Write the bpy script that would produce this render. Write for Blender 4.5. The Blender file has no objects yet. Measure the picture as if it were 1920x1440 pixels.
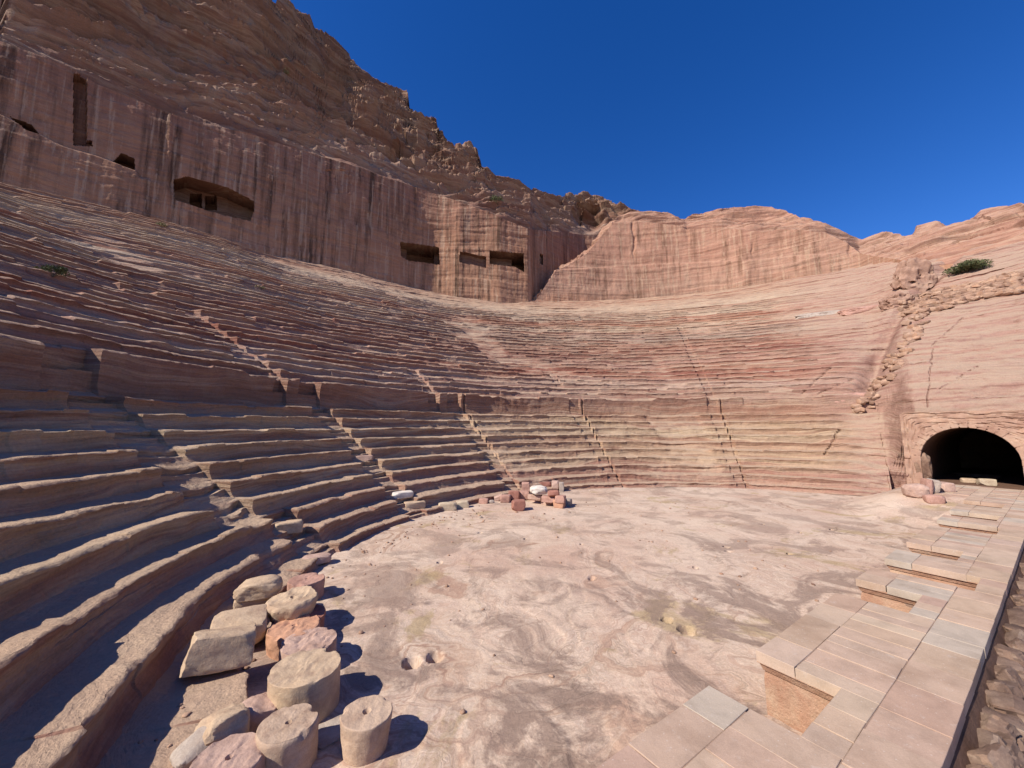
import bpy, bmesh, math, random
import numpy as np

SC = bpy.context.scene
COL = SC.collection
rad = math.radians

# ------------------------------------------------------------------ camera, sky, sun, exposure
FPX, CAMH, PITCH = 721.0, 4.5, math.atan(80 / 721.0)
cam = bpy.data.cameras.new('camera')
cam.sensor_width = 36.0
cam.lens = FPX / 1920 * 36
cam.clip_start, cam.clip_end = 0.1, 4000
camo = bpy.data.objects.new('camera', cam)
COL.objects.link(camo)
camo.location = (0, 0, CAMH)
camo.rotation_euler = (math.pi / 2 + PITCH, 0, 0)
SC.camera = camo

SUN_EL = 41.5
LAZ = 57.0                     # light travels towards this azimuth (clockwise from +Y)
LH = (math.sin(rad(LAZ)), math.cos(rad(LAZ)))
world = bpy.data.worlds.new('World')
SC.world = world
world.use_nodes = True
nt = world.node_tree
nt.nodes.clear()
sky = nt.nodes.new('ShaderNodeTexSky')
sky.sky_type = 'NISHITA'
sky.sun_disc = False
sky.sun_elevation = rad(SUN_EL)
sky.sun_rotation = rad(LAZ + 180)
sky.altitude = 1200
sky.air_density = 0.95
sky.dust_density = 0.3
sky.ozone_density = 3.0
bg = nt.nodes.new('ShaderNodeBackground')
bg.inputs['Strength'].default_value = 0.117
wo = nt.nodes.new('ShaderNodeOutputWorld')
hs = nt.nodes.new('ShaderNodeHueSaturation')
hs.inputs['Saturation'].default_value = 1.34
hs.inputs['Hue'].default_value = 0.516
nt.links.new(sky.outputs[0], hs.inputs['Color'])
nt.links.new(hs.outputs[0], bg.inputs[0])
nt.links.new(bg.outputs[0], wo.inputs[0])

sun = bpy.data.lights.new('sun', 'SUN')
sun.energy = 5.0
sun.angle = rad(0.5)
sun.color = (1.0, 0.925, 0.80)
suno = bpy.data.objects.new('sun', sun)
COL.objects.link(suno)
suno.rotation_euler = (rad(90 - SUN_EL), 0, rad(-LAZ))     # -Z axis points along the light
SC.view_settings.view_transform = 'Standard'
SC.view_settings.look = 'None'
SC.view_settings.exposure = 0.5
SC.view_settings.gamma = 1.0
SC.cycles.max_bounces = 8
SC.cycles.diffuse_bounces = 6

# ------------------------------------------------------------------ geometry helpers
cp, sp = math.cos(PITCH), math.sin(PITCH)

def ray(u, v):
    x = (u - 960) / FPX
    y = (720 - v) / FPX
    return np.array([x, cp - y * sp, sp + y * cp])

def onz(u, v, z=0.0):
    d = ray(u, v)
    t = (z - CAMH) / d[2]
    return np.array([d[0] * t, d[1] * t, z])

def proj(P):
    x, y, z = P[..., 0], P[..., 1], P[..., 2] - CAMH
    fw = y * cp + z * sp
    up = -y * sp + z * cp
    fw = np.where(fw < 0.01, 0.01, fw)
    return 960 + FPX * x / fw, 720 - FPX * up / fw

def azel(pts):
    """traced points -> azimuth (rad) and dz / forward distance"""
    a, e = [], []
    for u, v in pts:
        d = ray(u, v)
        a.append(math.atan2(d[0], d[1]))
        e.append(d[2] / d[1])
    return np.array(a), np.array(e)

TS = np.array([math.sin(rad(55)), math.cos(rad(55))])       # along the stage
TN = np.array([-TS[1], TS[0]])                              # towards the seats
CC = 16.0 * TS + 2.46 * TN                                  # centre of the orchestra
PH0 = math.atan2(TS[1], TS[0])

def T(s, n, z):
    p = s * TS + n * TN
    return (p[0], p[1], z)

def hash3(ix, iy, iz, seed):
    h = (ix.astype(np.int64) * 374761393 + iy.astype(np.int64) * 668265263 + iz.astype(np.int64) * 2147483647 + seed * 974634777) & 0xFFFFFFFF
    h = ((h ^ (h >> 13)) * 1274126177) & 0xFFFFFFFF
    h = ((h ^ (h >> 16)) * 2246822519) & 0xFFFFFFFF
    h = h ^ (h >> 15)
    return (h & 0xFFFFFF) / float(0xFFFFFF)

def vn(x, y, z, seed=0):
    x, y, z = np.broadcast_arrays(np.asarray(x, float), np.asarray(y, float), np.asarray(z, float))
    fx, fy, fz = np.floor(x), np.floor(y), np.floor(z)
    tx, ty, tz = x - fx, y - fy, z - fz
    tx = tx * tx * tx * (tx * (tx * 6 - 15) + 10)
    ty = ty * ty * ty * (ty * (ty * 6 - 15) + 10)
    tz = tz * tz * tz * (tz * (tz * 6 - 15) + 10)
    r = 0
    for dx in (0, 1):
        wx = tx if dx else 1 - tx
        for dy in (0, 1):
            wy = ty if dy else 1 - ty
            for dz in (0, 1):
                wz = tz if dz else 1 - tz
                r = r + wx * wy * wz * hash3(fx + dx, fy + dy, fz + dz, seed)
    return r * 2 - 1

def fbm(x, y, z, oct=4, seed=0, gain=0.5, lac=2.03):
    a, r, n = 1.0, 0, 0
    for i in range(oct):
        r = r + a * vn(x, y, z, seed + i * 17)
        n += a
        a *= gain
        x, y, z = x * lac, y * lac, z * lac
    return r / n

def cells(x, y, z, seed=0):
    """distance to the nearest and second nearest feature point, and that cell's random value"""
    fx, fy, fz = np.floor(x), np.floor(y), np.floor(z)
    d1 = np.full(x.shape, 9.0); d2 = np.full(x.shape, 9.0); idv = np.zeros(x.shape)
    for dx in (-1, 0, 1):
        for dy in (-1, 0, 1):
            for dz in (-1, 0, 1):
                cx, cy, cz = fx + dx, fy + dy, fz + dz
                px = cx + 0.15 + 0.7 * hash3(cx, cy, cz, seed)
                py = cy + 0.15 + 0.7 * hash3(cx, cy, cz, seed + 1)
                pz = cz + 0.15 + 0.7 * hash3(cx, cy, cz, seed + 2)
                d = np.sqrt((px - x) ** 2 + (py - y) ** 2 + (pz - z) ** 2)
                near = d < d1
                d2 = np.where(near, d1, np.minimum(d2, d))
                idv = np.where(near, hash3(cx, cy, cz, seed + 3), idv)
                d1 = np.where(near, d, d1)
    return d1, d2, idv

def sstep(a, b, x):
    t = np.clip((x - a) / (b - a), 0, 1)
    return t * t * (3 - 2 * t)

def mesh_obj(name, verts, faces, mat, parent=None, smooth=35, mats=None, midx=None):
    me = bpy.data.meshes.new(name)
    me.from_pydata([tuple(v) for v in verts], [], [tuple(f) for f in faces])
    for m in (mats or [mat]):
        me.materials.append(m)
    if midx is not None:
        me.polygons.foreach_set('material_index', np.asarray(midx, dtype=np.int32))
    if smooth:
        me.shade_smooth()
        me.set_sharp_from_angle(angle=rad(smooth))
    me.update()
    o = bpy.data.objects.new(name, me)
    COL.objects.link(o)
    if parent is not None:
        o.parent = parent
        if parent.type == 'EMPTY':
            o.matrix_parent_inverse = parent_inv(parent)
    return o

def parent_inv(p):
    from mathutils import Matrix
    m = Matrix.Translation(p.location) @ p.rotation_euler.to_matrix().to_4x4()
    return m.inverted()

def grid_faces(m, n, flip=False, keep=None):
    i, j = np.meshgrid(np.arange(m - 1), np.arange(n - 1), indexing='ij')
    a = i * n + j
    f = np.stack([a, a + 1, a + n + 1, a + n], -1)
    if flip:
        f = f[..., ::-1]
    f = f.reshape(-1, 4)
    if keep is not None:
        f = f[keep.reshape(-1)]
    return f

def fast_mesh(name, V, F, mat, parent=None, smooth=40, zone=None):
    """numpy verts (k,3) and quads (f,4)"""
    V = np.asarray(V, np.float32).reshape(-1, 3)
    F = np.asarray(F, np.int32)
    used = np.unique(F)
    if len(used) < len(V):
        rm = np.full(len(V), -1, np.int32)
        rm[used] = np.arange(len(used))
        V = V[used]; F = rm[F]
        if zone is not None:
            zone = np.asarray(zone).reshape(-1)[used]
    me = bpy.data.meshes.new(name)
    me.vertices.add(len(V)); me.vertices.foreach_set('co', V.ravel())
    me.loops.add(F.size); me.loops.foreach_set('vertex_index', F.ravel())
    me.polygons.add(len(F))
    me.polygons.foreach_set('loop_start', np.arange(len(F), dtype=np.int32) * 4)
    me.materials.append(mat)
    me.update(calc_edges=True)
    me.validate()
    if zone is not None:
        at = me.attributes.new('zone', 'FLOAT', 'POINT')
        at.data.foreach_set('value', np.asarray(zone, np.float32).reshape(-1))
    if smooth:
        me.shade_smooth()
        me.set_sharp_from_angle(angle=rad(smooth))
    o = bpy.data.objects.new(name, me)
    COL.objects.link(o)
    if parent is not None:
        o.parent = parent
        if parent.type == 'EMPTY':
            o.matrix_parent_inverse = parent_inv(parent)
    return o

def empty(name, loc, label, cat, group=None):
    o = bpy.data.objects.new(name, None)
    COL.objects.link(o)
    o.location = loc
    o['label'] = label
    o['category'] = cat
    if group:
        o['group'] = group
    return o

def tag(o, label, cat, group=None):
    o['label'] = label
    o['category'] = cat
    if group:
        o['group'] = group
    return o

def structure(o):
    o['kind'] = 'structure'
    return o

# ------------------------------------------------------------------ materials
class NB:
    def __init__(self, name):
        self.m = bpy.data.materials.new(name)
        self.m.use_nodes = True
        self.t = self.m.node_tree
        self.t.nodes.clear()
        self.out = self.t.nodes.new('ShaderNodeOutputMaterial')
        self.bsdf = self.t.nodes.new('ShaderNodeBsdfPrincipled')
        self.bsdf.inputs['Roughness'].default_value = 0.92
        self.bsdf.inputs['Specular IOR Level'].default_value = 0.15
        self.t.links.new(self.bsdf.outputs[0], self.out.inputs[0])
        g = self.t.nodes.new('ShaderNodeNewGeometry')
        self.pos = g.outputs['Position']
        self.nrm = g.outputs['Normal']
        s = self.t.nodes.new('ShaderNodeSeparateXYZ')
        self.t.links.new(self.pos, s.inputs[0])
        self.x, self.y, self.z = s.outputs
        s2 = self.t.nodes.new('ShaderNodeSeparateXYZ')
        self.t.links.new(self.nrm, s2.inputs[0])
        self.nz = s2.outputs[2]
    def put(self, sock, v):
        if hasattr(v, 'is_output'):
            self.t.links.new(v, sock)
        else:
            sock.default_value = v
    def math(self, op, a, b=0.0, c=None, clamp=False):
        n = self.t.nodes.new('ShaderNodeMath')
        n.operation = op
        n.use_clamp = clamp
        self.put(n.inputs[0], a); self.put(n.inputs[1], b)
        if c is not None:
            self.put(n.inputs[2], c)
        return n.outputs[0]
    def mad(self, a, b, c):
        return self.math('MULTIPLY_ADD', a, b, c)
    def vec(self, x, y, z):
        n = self.t.nodes.new('ShaderNodeCombineXYZ')
        self.put(n.inputs[0], x); self.put(n.inputs[1], y); self.put(n.inputs[2], z)
        return n.outputs[0]
    def noise(self, vec, scale=1.0, detail=4, rough=0.55, dist=0.0):
        n = self.t.nodes.new('ShaderNodeTexNoise')
        self.put(n.inputs['Vector'], vec)
        n.inputs['Scale'].default_value = scale
        n.inputs['Detail'].default_value = detail
        n.inputs['Roughness'].default_value = rough
        n.inputs['Distortion'].default_value = dist
        return n.outputs[0]
    def voro(self, vec, scale, feature='F1'):
        n = self.t.nodes.new('ShaderNodeTexVoronoi')
        n.feature = feature
        self.put(n.inputs['Vector'], vec)
        n.inputs['Scale'].default_value = scale
        return n.outputs[0]
    def ramp(self, fac, stops, interp='LINEAR'):
        n = self.t.nodes.new('ShaderNodeValToRGB')
        n.color_ramp.interpolation = interp
        e = n.color_ramp.elements
        while len(e) > 1:
            e.remove(e[-1])
        first = True
        for p, c in stops:
            if isinstance(c, (int, float)):
                c = (c, c, c)
            if first:
                e[0].position = p; e[0].color = (*c, 1); first = False
            else:
                k = e.new(p); k.color = (*c, 1)
        self.put(n.inputs[0], fac)
        return n.outputs[0]
    def mix(self, fac, a, b, mode='MIX'):
        n = self.t.nodes.new('ShaderNodeMix')
        n.data_type = 'RGBA'
        n.blend_type = mode
        self.put(n.inputs[0], fac)
        for s, v in ((n.inputs[6], a), (n.inputs[7], b)):
            if hasattr(v, 'is_output'):
                self.t.links.new(v, s)
            else:
                s.default_value = (*v, 1)
        return n.outputs[2]
    def bump(self, h, strength=0.5, dist=0.05, prev=None):
        n = self.t.nodes.new('ShaderNodeBump')
        n.inputs['Strength'].default_value = strength
        n.inputs['Distance'].default_value = dist
        self.put(n.inputs['Height'], h)
        if prev is not None:
            self.t.links.new(prev, n.inputs['Normal'])
        return n.outputs[0]
    def done(self, col, normal=None, rough=None):
        self.put(self.bsdf.inputs['Base Color'], col)
        if normal is not None:
            self.t.links.new(normal, self.bsdf.inputs['Normal'])
        if rough is not None:
            self.put(self.bsdf.inputs['Roughness'], rough)
        return self.m

def rock(name, stops, zmin, zmax, warp=2.0, bandscale=2.4, band=0.55, bandcols=None, streak=0.0, streakcol=(0.05, 0.03, 0.022),
         dust=0.25, dustcol=(0.51, 0.375, 0.27), dip=(0.0, 0.0), gain=0.88, bumps=0.6, pale=0.0, grime=0.25):
    b = NB(name)
    wn = b.noise(b.pos, 0.09, 3)
    zz = b.mad(wn, warp * 2, b.z)
    zz = b.math('ADD', zz, -warp)
    zz = b.mad(b.x, dip[0], zz)
    zz = b.mad(b.y, dip[1], zz)
    fv = b.vec(b.math('MULTIPLY', b.x, 0.10), b.math('MULTIPLY', b.y, 0.10), b.math('MULTIPLY', zz, bandscale))
    f1 = b.noise(fv, 1.0, 7, 0.62)
    fv2 = b.vec(b.math('MULTIPLY', b.x, 0.05), b.math('MULTIPLY', b.y, 0.05), b.math('MULTIPLY', zz, bandscale * 0.42))
    f2 = b.noise(fv2, 1.0, 4, 0.5)
    za = b.mad(b.math('SUBTRACT', f1, 0.5), 5.0, zz)
    fac = b.math('DIVIDE', b.math('SUBTRACT', za, zmin), zmax - zmin)
    col = b.ramp(fac, [((p - zmin) / (zmax - zmin), c) for p, c in stops])
    bc = bandcols or [(0.22, (0.12, 0.06, 0.045)), (0.36, (0.24, 0.115, 0.08)), (0.44, (0.34, 0.18, 0.125)), (0.49, (0.46, 0.29, 0.20)), (0.54, (0.56, 0.42, 0.30)), (0.59, (0.40, 0.24, 0.175)), (0.64, (0.22, 0.12, 0.09)), (0.72, (0.44, 0.31, 0.23))]
    band_c = b.ramp(f1, bc)
    k = b.ramp(f2, [(0.35, 0.35), (0.62, 1.0)])
    fv3 = b.vec(b.math('MULTIPLY', b.x, 0.35), b.math('MULTIPLY', b.y, 0.35), b.math('MULTIPLY', zz, bandscale * 3.3))
    f3 = b.noise(fv3, 1.0, 5, 0.6)
    col = b.mix(b.math('MULTIPLY', k, band), col, band_c)
    col = b.mix(band * .9, col, b.ramp(f3, [(0.30, 0.50), (0.45, 0.92), (0.55, 1.05), (0.68, 0.72)]), 'MULTIPLY')
    # patches of wear
    pn = b.noise(b.pos, 0.55, 6, 0.6)
    col = b.mix(b.math('MULTIPLY', b.ramp(pn, [(0.5, 0.0), (0.72, 1.0)]), grime), col, (0.10, 0.065, 0.055))
    pn2 = b.noise(b.pos, 0.8, 6, 0.65)
    col = b.mix(b.math('MULTIPLY', b.ramp(pn2, [(0.52, 0.0), (0.7, 1.0)]), 0.14 + pale), col, dustcol)
    if streak > 0:
        sv = b.vec(b.math('MULTIPLY', b.x, 1.3), b.math('MULTIPLY', b.y, 1.3), b.math('MULTIPLY', b.z, 0.05))
        s1 = b.noise(sv, 1.0, 6, 0.62)
        sv2 = b.vec(b.math('MULTIPLY', b.x, 0.35), b.math('MULTIPLY', b.y, 0.35), b.math('MULTIPLY', b.z, 0.045))
        s2 = b.noise(sv2, 1.0, 5, 0.65)
        sf = b.math('MULTIPLY', b.ramp(s1, [(0.44, 0.0), (0.62, 1.0)]), b.ramp(s2, [(0.40, 0.08), (0.58, 1.0)]))
        vert = b.ramp(b.math('ABSOLUTE', b.nz), [(0.35, 1.0), (0.7, 0.0)])
        col = b.mix(b.math('MULTIPLY', b.math('MULTIPLY', sf, vert), streak), col, streakcol)
        s3 = b.noise(b.vec(b.math('MULTIPLY', b.x, 2.1), b.math('MULTIPLY', b.y, 2.1), b.math('MULTIPLY', b.z, 0.10)), 1.0, 4)
        col = b.mix(b.math('MULTIPLY', b.math('MULTIPLY', b.ramp(s3, [(0.54, 0.0), (0.64, 1.0)]), vert), streak * 0.75), col, (0.50, 0.34, 0.24))
    # the paler mauve beds at the right-hand end
    at = b.t.nodes.new('ShaderNodeAttribute'); at.attribute_name = 'zone'
    mv = b.ramp(f1, [(0.28, (0.17, 0.09, 0.075)), (0.40, (0.33, 0.185, 0.145)), (0.48, (0.41, 0.255, 0.205)), (0.53, (0.34, 0.18, 0.14)), (0.57, (0.45, 0.31, 0.24)), (0.64, (0.30, 0.165, 0.13)), (0.72, (0.44, 0.31, 0.25))])
    col = b.mix(b.math('MULTIPLY', at.outputs['Fac'], 0.8), col, mv)
    # dust and sand that settles on ledges
    up = b.ramp(b.nz, [(0.70, 0.0), (0.96, 1.0)])
    col = b.mix(b.math('MULTIPLY', up, dust), col, dustcol)
    gr = b.noise(b.pos, 14.0, 3, 0.7)
    col = b.mix(0.35, col, b.ramp(gr, [(0.3, 0.45), (0.7, 1.0)]), 'MULTIPLY')
    if gain != 1.0:
        col = b.mix(1.0, col, (gain, gain, gain), 'MULTIPLY')
    n1 = b.bump(b.noise(fv, 3.0, 6, 0.65), bumps, 0.12)
    n2 = b.bump(b.noise(b.pos, 5.0, 9, 0.68), bumps, 0.08, n1)
    return b.done(col, n2)

C_PINK = (0.43, 0.225, 0.16); C_RED = (0.33, 0.12, 0.085); C_YEL = (0.52, 0.37, 0.235); C_CREAM = (0.58, 0.46, 0.34)
C_MAUVE = (0.36, 0.205, 0.165); C_GREY = (0.36, 0.275, 0.225); C_BRN = (0.28, 0.14, 0.095); C_ORG = (0.42, 0.20, 0.12); C_MAR = (0.22, 0.075, 0.06)

SEATS = rock('seat_sandstone',
             [(0.0, (0.40, 0.20, 0.15)), (0.9, (0.42, 0.225, 0.17)), (1.6, (0.44, 0.26, 0.18)), (2.4, C_YEL), (3.2, (0.44, 0.26, 0.175)), (3.9, C_YEL), (4.6, (0.55, 0.42, 0.27)), (5.3, (0.36, 0.20, 0.13)),
              (6.3, (0.31, 0.165, 0.115)), (7.4, (0.31, 0.165, 0.13)), (8.4, C_MAUVE), (9.2, (0.46, 0.32, 0.27)), (10.0, (0.33, 0.12, 0.085)), (11.2, (0.27, 0.085, 0.06)), (12.2, (0.40, 0.22, 0.175)), (13.4, C_MAR), (14.6, (0.37, 0.17, 0.125)), (15.6, (0.24, 0.095, 0.07)), (16.8, C_GREY),
              (18.0, (0.36, 0.18, 0.13)), (19.2, C_CREAM), (20.0, (0.33, 0.115, 0.07)), (21.2, C_PINK), (22.4, (0.55, 0.44, 0.33)), (23.6, (0.38, 0.22, 0.16)), (25.0, (0.54, 0.42, 0.31)), (27.5, (0.36, 0.18, 0.12))]
,
             -0.5, 27.5, warp=1.4, band=0.62, pale=0.14, dust=0.72, bumps=0.9)
CLIFF = rock('cliff_sandstone', [(12, (0.40, 0.205, 0.125)), (24, (0.41, 0.21, 0.128)), (28, (0.46, 0.25, 0.16)), (33, (0.42, 0.215, 0.132)), (40, (0.38, 0.19, 0.12)), (46, (0.33, 0.16, 0.11))], 10, 50,
             warp=1.5, band=0.2, streak=0.85, dust=0.4, bumps=0.6)
SPUR = rock('spur_sandstone', [(15, C_PINK), (20, C_ORG), (24, (0.44, 0.23, 0.145)), (28, (0.44, 0.22, 0.14)), (32, (0.44, 0.25, 0.18)), (38, C_PINK)], 14, 40,
            warp=1.2, band=0.25, streak=0.7, streakcol=(0.15, 0.08, 0.05), dust=0.2, bumps=0.5)
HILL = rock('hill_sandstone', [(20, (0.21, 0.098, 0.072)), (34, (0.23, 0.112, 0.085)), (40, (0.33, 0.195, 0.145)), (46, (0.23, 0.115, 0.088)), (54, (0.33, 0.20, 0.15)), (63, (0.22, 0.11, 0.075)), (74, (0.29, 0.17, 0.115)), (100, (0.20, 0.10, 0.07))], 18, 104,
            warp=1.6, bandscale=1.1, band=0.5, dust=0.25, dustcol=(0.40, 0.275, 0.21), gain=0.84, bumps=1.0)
RHILL = rock('right_hill_sandstone', [(0, C_PINK), (5, C_PINK), (8, (0.42, 0.26, 0.22)), (12, C_MAUVE), (15, (0.45, 0.29, 0.22)), (19, C_PINK), (24, (0.44, 0.22, 0.16)), (30, (0.42, 0.24, 0.19)), (38, C_PINK)], -1, 40,
             warp=1.6, bandscale=1.8, band=0.6, dust=0.15, bumps=0.6, dip=(-0.05, 0.0))
CAVE = rock('shaded_chamber_sandstone', [(0, (0.20, 0.09, 0.06)), (30, (0.17, 0.08, 0.055))], 0, 32, dust=0.1, band=0.4)  # cliff colour darkened: interior shade of the chambers put into the albedo

def floor_mat():
    b = NB('floor_sandstone')
    # swirling bedding lines cut level by the quarrymen
    wv = b.noise(b.pos, 0.13, 4, 0.5, 0.6)
    wv2 = b.noise(b.pos, 0.55, 5, 0.55, 0.4)
    sw = b.mad(wv, 16.0, b.mad(b.y, 0.22, b.math('MULTIPLY', b.x, -0.12)))
    sw = b.mad(wv2, 3.0, sw)
    f1 = b.noise(b.vec(b.math('MULTIPLY', b.x, 0.05), sw, 0.0), 1.5, 9, 0.68)
    col = b.ramp(f1, [(0.26, (0.21, 0.125, 0.095)), (0.37, (0.36, 0.225, 0.165)), (0.43, (0.47, 0.325, 0.24)), (0.48, (0.58, 0.445, 0.345)), (0.52, (0.49, 0.34, 0.26)), (0.56, (0.61, 0.475, 0.375)), (0.63, (0.42, 0.275, 0.21)), (0.72, (0.52, 0.40, 0.30))])
    far = b.ramp(b.math('DIVIDE', b.math('SUBTRACT', b.y, b.math('MULTIPLY', b.x, 0.25)), 26.0), [(0.25, 0.0), (0.62, 1.0)])
    sandy = b.noise(b.pos, 0.28, 7, 0.62)
    col = b.mix(b.math('MULTIPLY', b.ramp(sandy, [(0.42, 0.05), (0.56, 1.0)]), b.mad(far, 0.5, 0.28)), col, (0.62, 0.485, 0.385))
    # rose, ochre and grey patches of bare rock
    o3 = b.noise(b.vec(b.x, b.math('ADD', b.y, 57.0), b.z), 0.22, 6, 0.6, 0.5)
    col = b.mix(b.math('MULTIPLY', b.ramp(o3, [(0.48, 0.0), (0.62, 1.0)]), 0.5), col, (0.47, 0.30, 0.23))
    o1 = b.noise(b.pos, 0.33, 7, 0.66, 0.8)
    col = b.mix(b.math('MULTIPLY', b.ramp(o1, [(0.575, 0.0), (0.63, 1.0)]), 0.65), col, (0.37, 0.27, 0.14))
    o2 = b.noise(b.vec(b.math('ADD', b.x, 31.0), b.y, b.z), 0.42, 8, 0.68, 1.0)
    col = b.mix(b.math('MULTIPLY', b.ramp(o2, [(0.50, 0.0), (0.57, 1.0)]), b.mad(far, -0.4, 0.85)), col, (0.25, 0.175, 0.14))
    # thin dark and pale veins
    vn_ = b.noise(b.vec(b.math('MULTIPLY', b.x, 0.12), b.mad(wv2, 2.0, sw), 3.0), 4.0, 6, 0.7)
    col = b.mix(0.6, col, b.ramp(vn_, [(0.34, 0.52), (0.44, 0.95), (0.55, 1.05), (0.64, 0.78)]), 'MULTIPLY')
    gr = b.noise(b.pos, 22.0, 5, 0.75)
    col = b.mix(0.5, col, b.ramp(gr, [(0.3, 0.5), (0.65, 1.0)]), 'MULTIPLY')
    n1 = b.bump(vn_, 0.5, 0.05)
    n2 = b.bump(b.noise(b.pos, 3.0, 11, 0.66), 0.5, 0.05, n1)
    return b.done(col, n2)

FLOOR = floor_mat()

def stone_mat(name, c1, c2, c3=None, sc=1.0, bumps=0.6, vary=False):
    b = NB(name)
    f = b.noise(b.pos, 3.0 * sc, 6, 0.65, 0.4)
    col = b.ramp(f, [(0.3, c2), (0.5, c1), (0.7, c3 or tuple(min(1, c * 1.15) for c in c1))])
    st = b.noise(b.vec(b.math('MULTIPLY', b.x, 1.2), b.math('MULTIPLY', b.y, 1.2), b.math('MULTIPLY', b.z, 14.0)), 1.0, 4)
    col = b.mix(b.ramp(st, [(0.5, 0.0), (0.72, 0.4)]), col, c2)
    if vary:
        gi = b.t.nodes.new('ShaderNodeNewGeometry')
        rv = b.ramp(gi.outputs['Random Per Island'], [(0.0, (0.62, 0.56, 0.54)), (0.3, (1.0, 0.92, 0.88)), (0.5, (1.18, 1.12, 1.05)), (0.7, (0.85, 0.78, 0.75)), (1.0, (1.1, 0.95, 0.85))])
        col = b.mix(1.0, col, rv, 'MULTIPLY')
    pt = b.noise(b.pos, 1.3, 5, 0.65, 0.5)
    col = b.mix(0.8, col, b.ramp(pt, [(0.3, (0.72, 0.66, 0.62)), (0.5, (1.0, 1.0, 1.0)), (0.7, (1.12, 1.08, 1.0))]), 'MULTIPLY')
    gr = b.noise(b.pos, 55.0, 3, 0.7)
    col = b.mix(0.4, col, b.ramp(gr, [(0.3, 0.5), (0.7, 1.0)]), 'MULTIPLY')
    n1 = b.bump(b.noise(b.pos, 9.0, 8, 0.7), bumps, 0.04)
    n2 = b.bump(b.noise(b.pos, 40.0, 4, 0.7), bumps * 0.6, 0.01, n1)
    return b.done(col, n2)

M_TAN = stone_mat('tan_stone', (0.50, 0.37, 0.26), (0.38, 0.26, 0.19))
M_BEIGE = stone_mat('beige_stone', (0.49, 0.36, 0.27), (0.37, 0.25, 0.185))
M_CREAM = stone_mat('cream_stone', (0.55, 0.45, 0.33), (0.42, 0.32, 0.24))
M_ROSE = stone_mat('rose_stone', (0.44, 0.26, 0.21), (0.33, 0.18, 0.145))
M_RED = stone_mat('red_stone', (0.36, 0.17, 0.13), (0.26, 0.12, 0.095))
M_PINKY = stone_mat('pink_stone', (0.48, 0.33, 0.27), (0.36, 0.23, 0.19))
M_GREY = stone_mat('grey_stone', (0.42, 0.35, 0.30), (0.30, 0.23, 0.20))
M_WHITE = stone_mat('white_stone', (0.66, 0.60, 0.54), (0.50, 0.42, 0.37))
M_ORANGE = stone_mat('orange_stone', (0.52, 0.29, 0.19), (0.42, 0.22, 0.15))
M_MASON = stone_mat('masonry_stone', (0.39, 0.27, 0.205), (0.30, 0.19, 0.145), (0.46, 0.345, 0.265), sc=.5, vary=True)
M_RUB = stone_mat('rubble_stone', (0.22, 0.16, 0.13), (0.12, 0.08, 0.065), (0.31, 0.24, 0.19), sc=0.6, vary=True)  # albedo lowered to stand in for shadow on the rubble
M_KNOB = stone_mat('knob_sandstone', (0.36, 0.22, 0.165), (0.24, 0.14, 0.105), (0.46, 0.32, 0.24), sc=.25, bumps=1.0)
M_ARCH = stone_mat('arch_stone', (0.40, 0.255, 0.19), (0.31, 0.18, 0.135), (0.47, 0.34, 0.26), sc=.4)
M_DARK = stone_mat('shaded_passage_stone', (0.15, 0.085, 0.06), (0.09, 0.05, 0.035))  # darkness of the tunnel interior painted into the stone colour

M_MORTAR = stone_mat('mortar', (0.34, 0.235, 0.185), (0.27, 0.18, 0.14))

def paving_mat():
    b = NB('paving_stone')
    a = b.t.nodes.new('ShaderNodeAttribute')
    a.attribute_name = 'tint'
    f = b.noise(b.pos, 2.2, 6, 0.6, 0.5)
    col = b.mix(1.0, a.outputs['Color'], b.ramp(f, [(0.3, 0.82), (0.5, 0.98), (0.7, 1.08)]), 'MULTIPLY')
    stn = b.noise(b.pos, 0.9, 5, 0.65)
    col = b.mix(1.0, col, b.ramp(stn, [(0.3, (0.80, 0.76, 0.73)), (0.5, (1.0, 1.0, 1.0)), (0.7, (1.06, 1.05, 1.03))]), 'MULTIPLY')
    spk = b.voro(b.pos, 13.0)
    col = b.mix(b.ramp(spk, [(0.07, 0.55), (0.13, 0.0)]), col, (0.62, 0.54, 0.48))
    w = b.noise(b.pos, 5.5, 5, 0.7)
    col = b.mix(b.ramp(w, [(0.60, 0.0), (0.74, 0.45)]), col, (0.55, 0.47, 0.42))
    gr = b.noise(b.pos, 60.0, 3, 0.7)
    col = b.mix(0.35, col, b.ramp(gr, [(0.3, 0.55), (0.7, 1.0)]), 'MULTIPLY')
    n1 = b.bump(b.noise(b.pos, 12.0, 8, 0.7), 0.35, 0.02)
    n2 = b.bump(b.noise(b.pos, 70.0, 3, 0.7), 0.3, 0.006, n1)
    return b.done(col, n2)

PAVE = paving_mat()

def leaf_mat(name, c1, c2):
    b = NB(name)
    f = b.noise(b.pos, 3.0, 3)
    return b.done(b.ramp(f, [(0.35, c1), (0.65, c2)]))

LEAF = leaf_mat('shrub_leaves', (0.065, 0.08, 0.035), (0.13, 0.135, 0.07))
DRYLEAF = leaf_mat('dry_leaves', (0.14, 0.13, 0.06), (0.30, 0.27, 0.15))
TWIG = leaf_mat('twigs', (0.10, 0.07, 0.05), (0.18, 0.13, 0.09))

# ------------------------------------------------------------------ ground and orchestra floor
def ground():
    s = 900.0
    n = 24
    xs = np.linspace(-s, s, n)
    X, Y = np.meshgrid(xs, xs, indexing='ij')
    V = np.stack([X, Y, np.full_like(X, -0.9)], -1)
    structure(fast_mesh('ground', V, grid_faces(n, n, flip=True), FLOOR))
ground()

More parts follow.
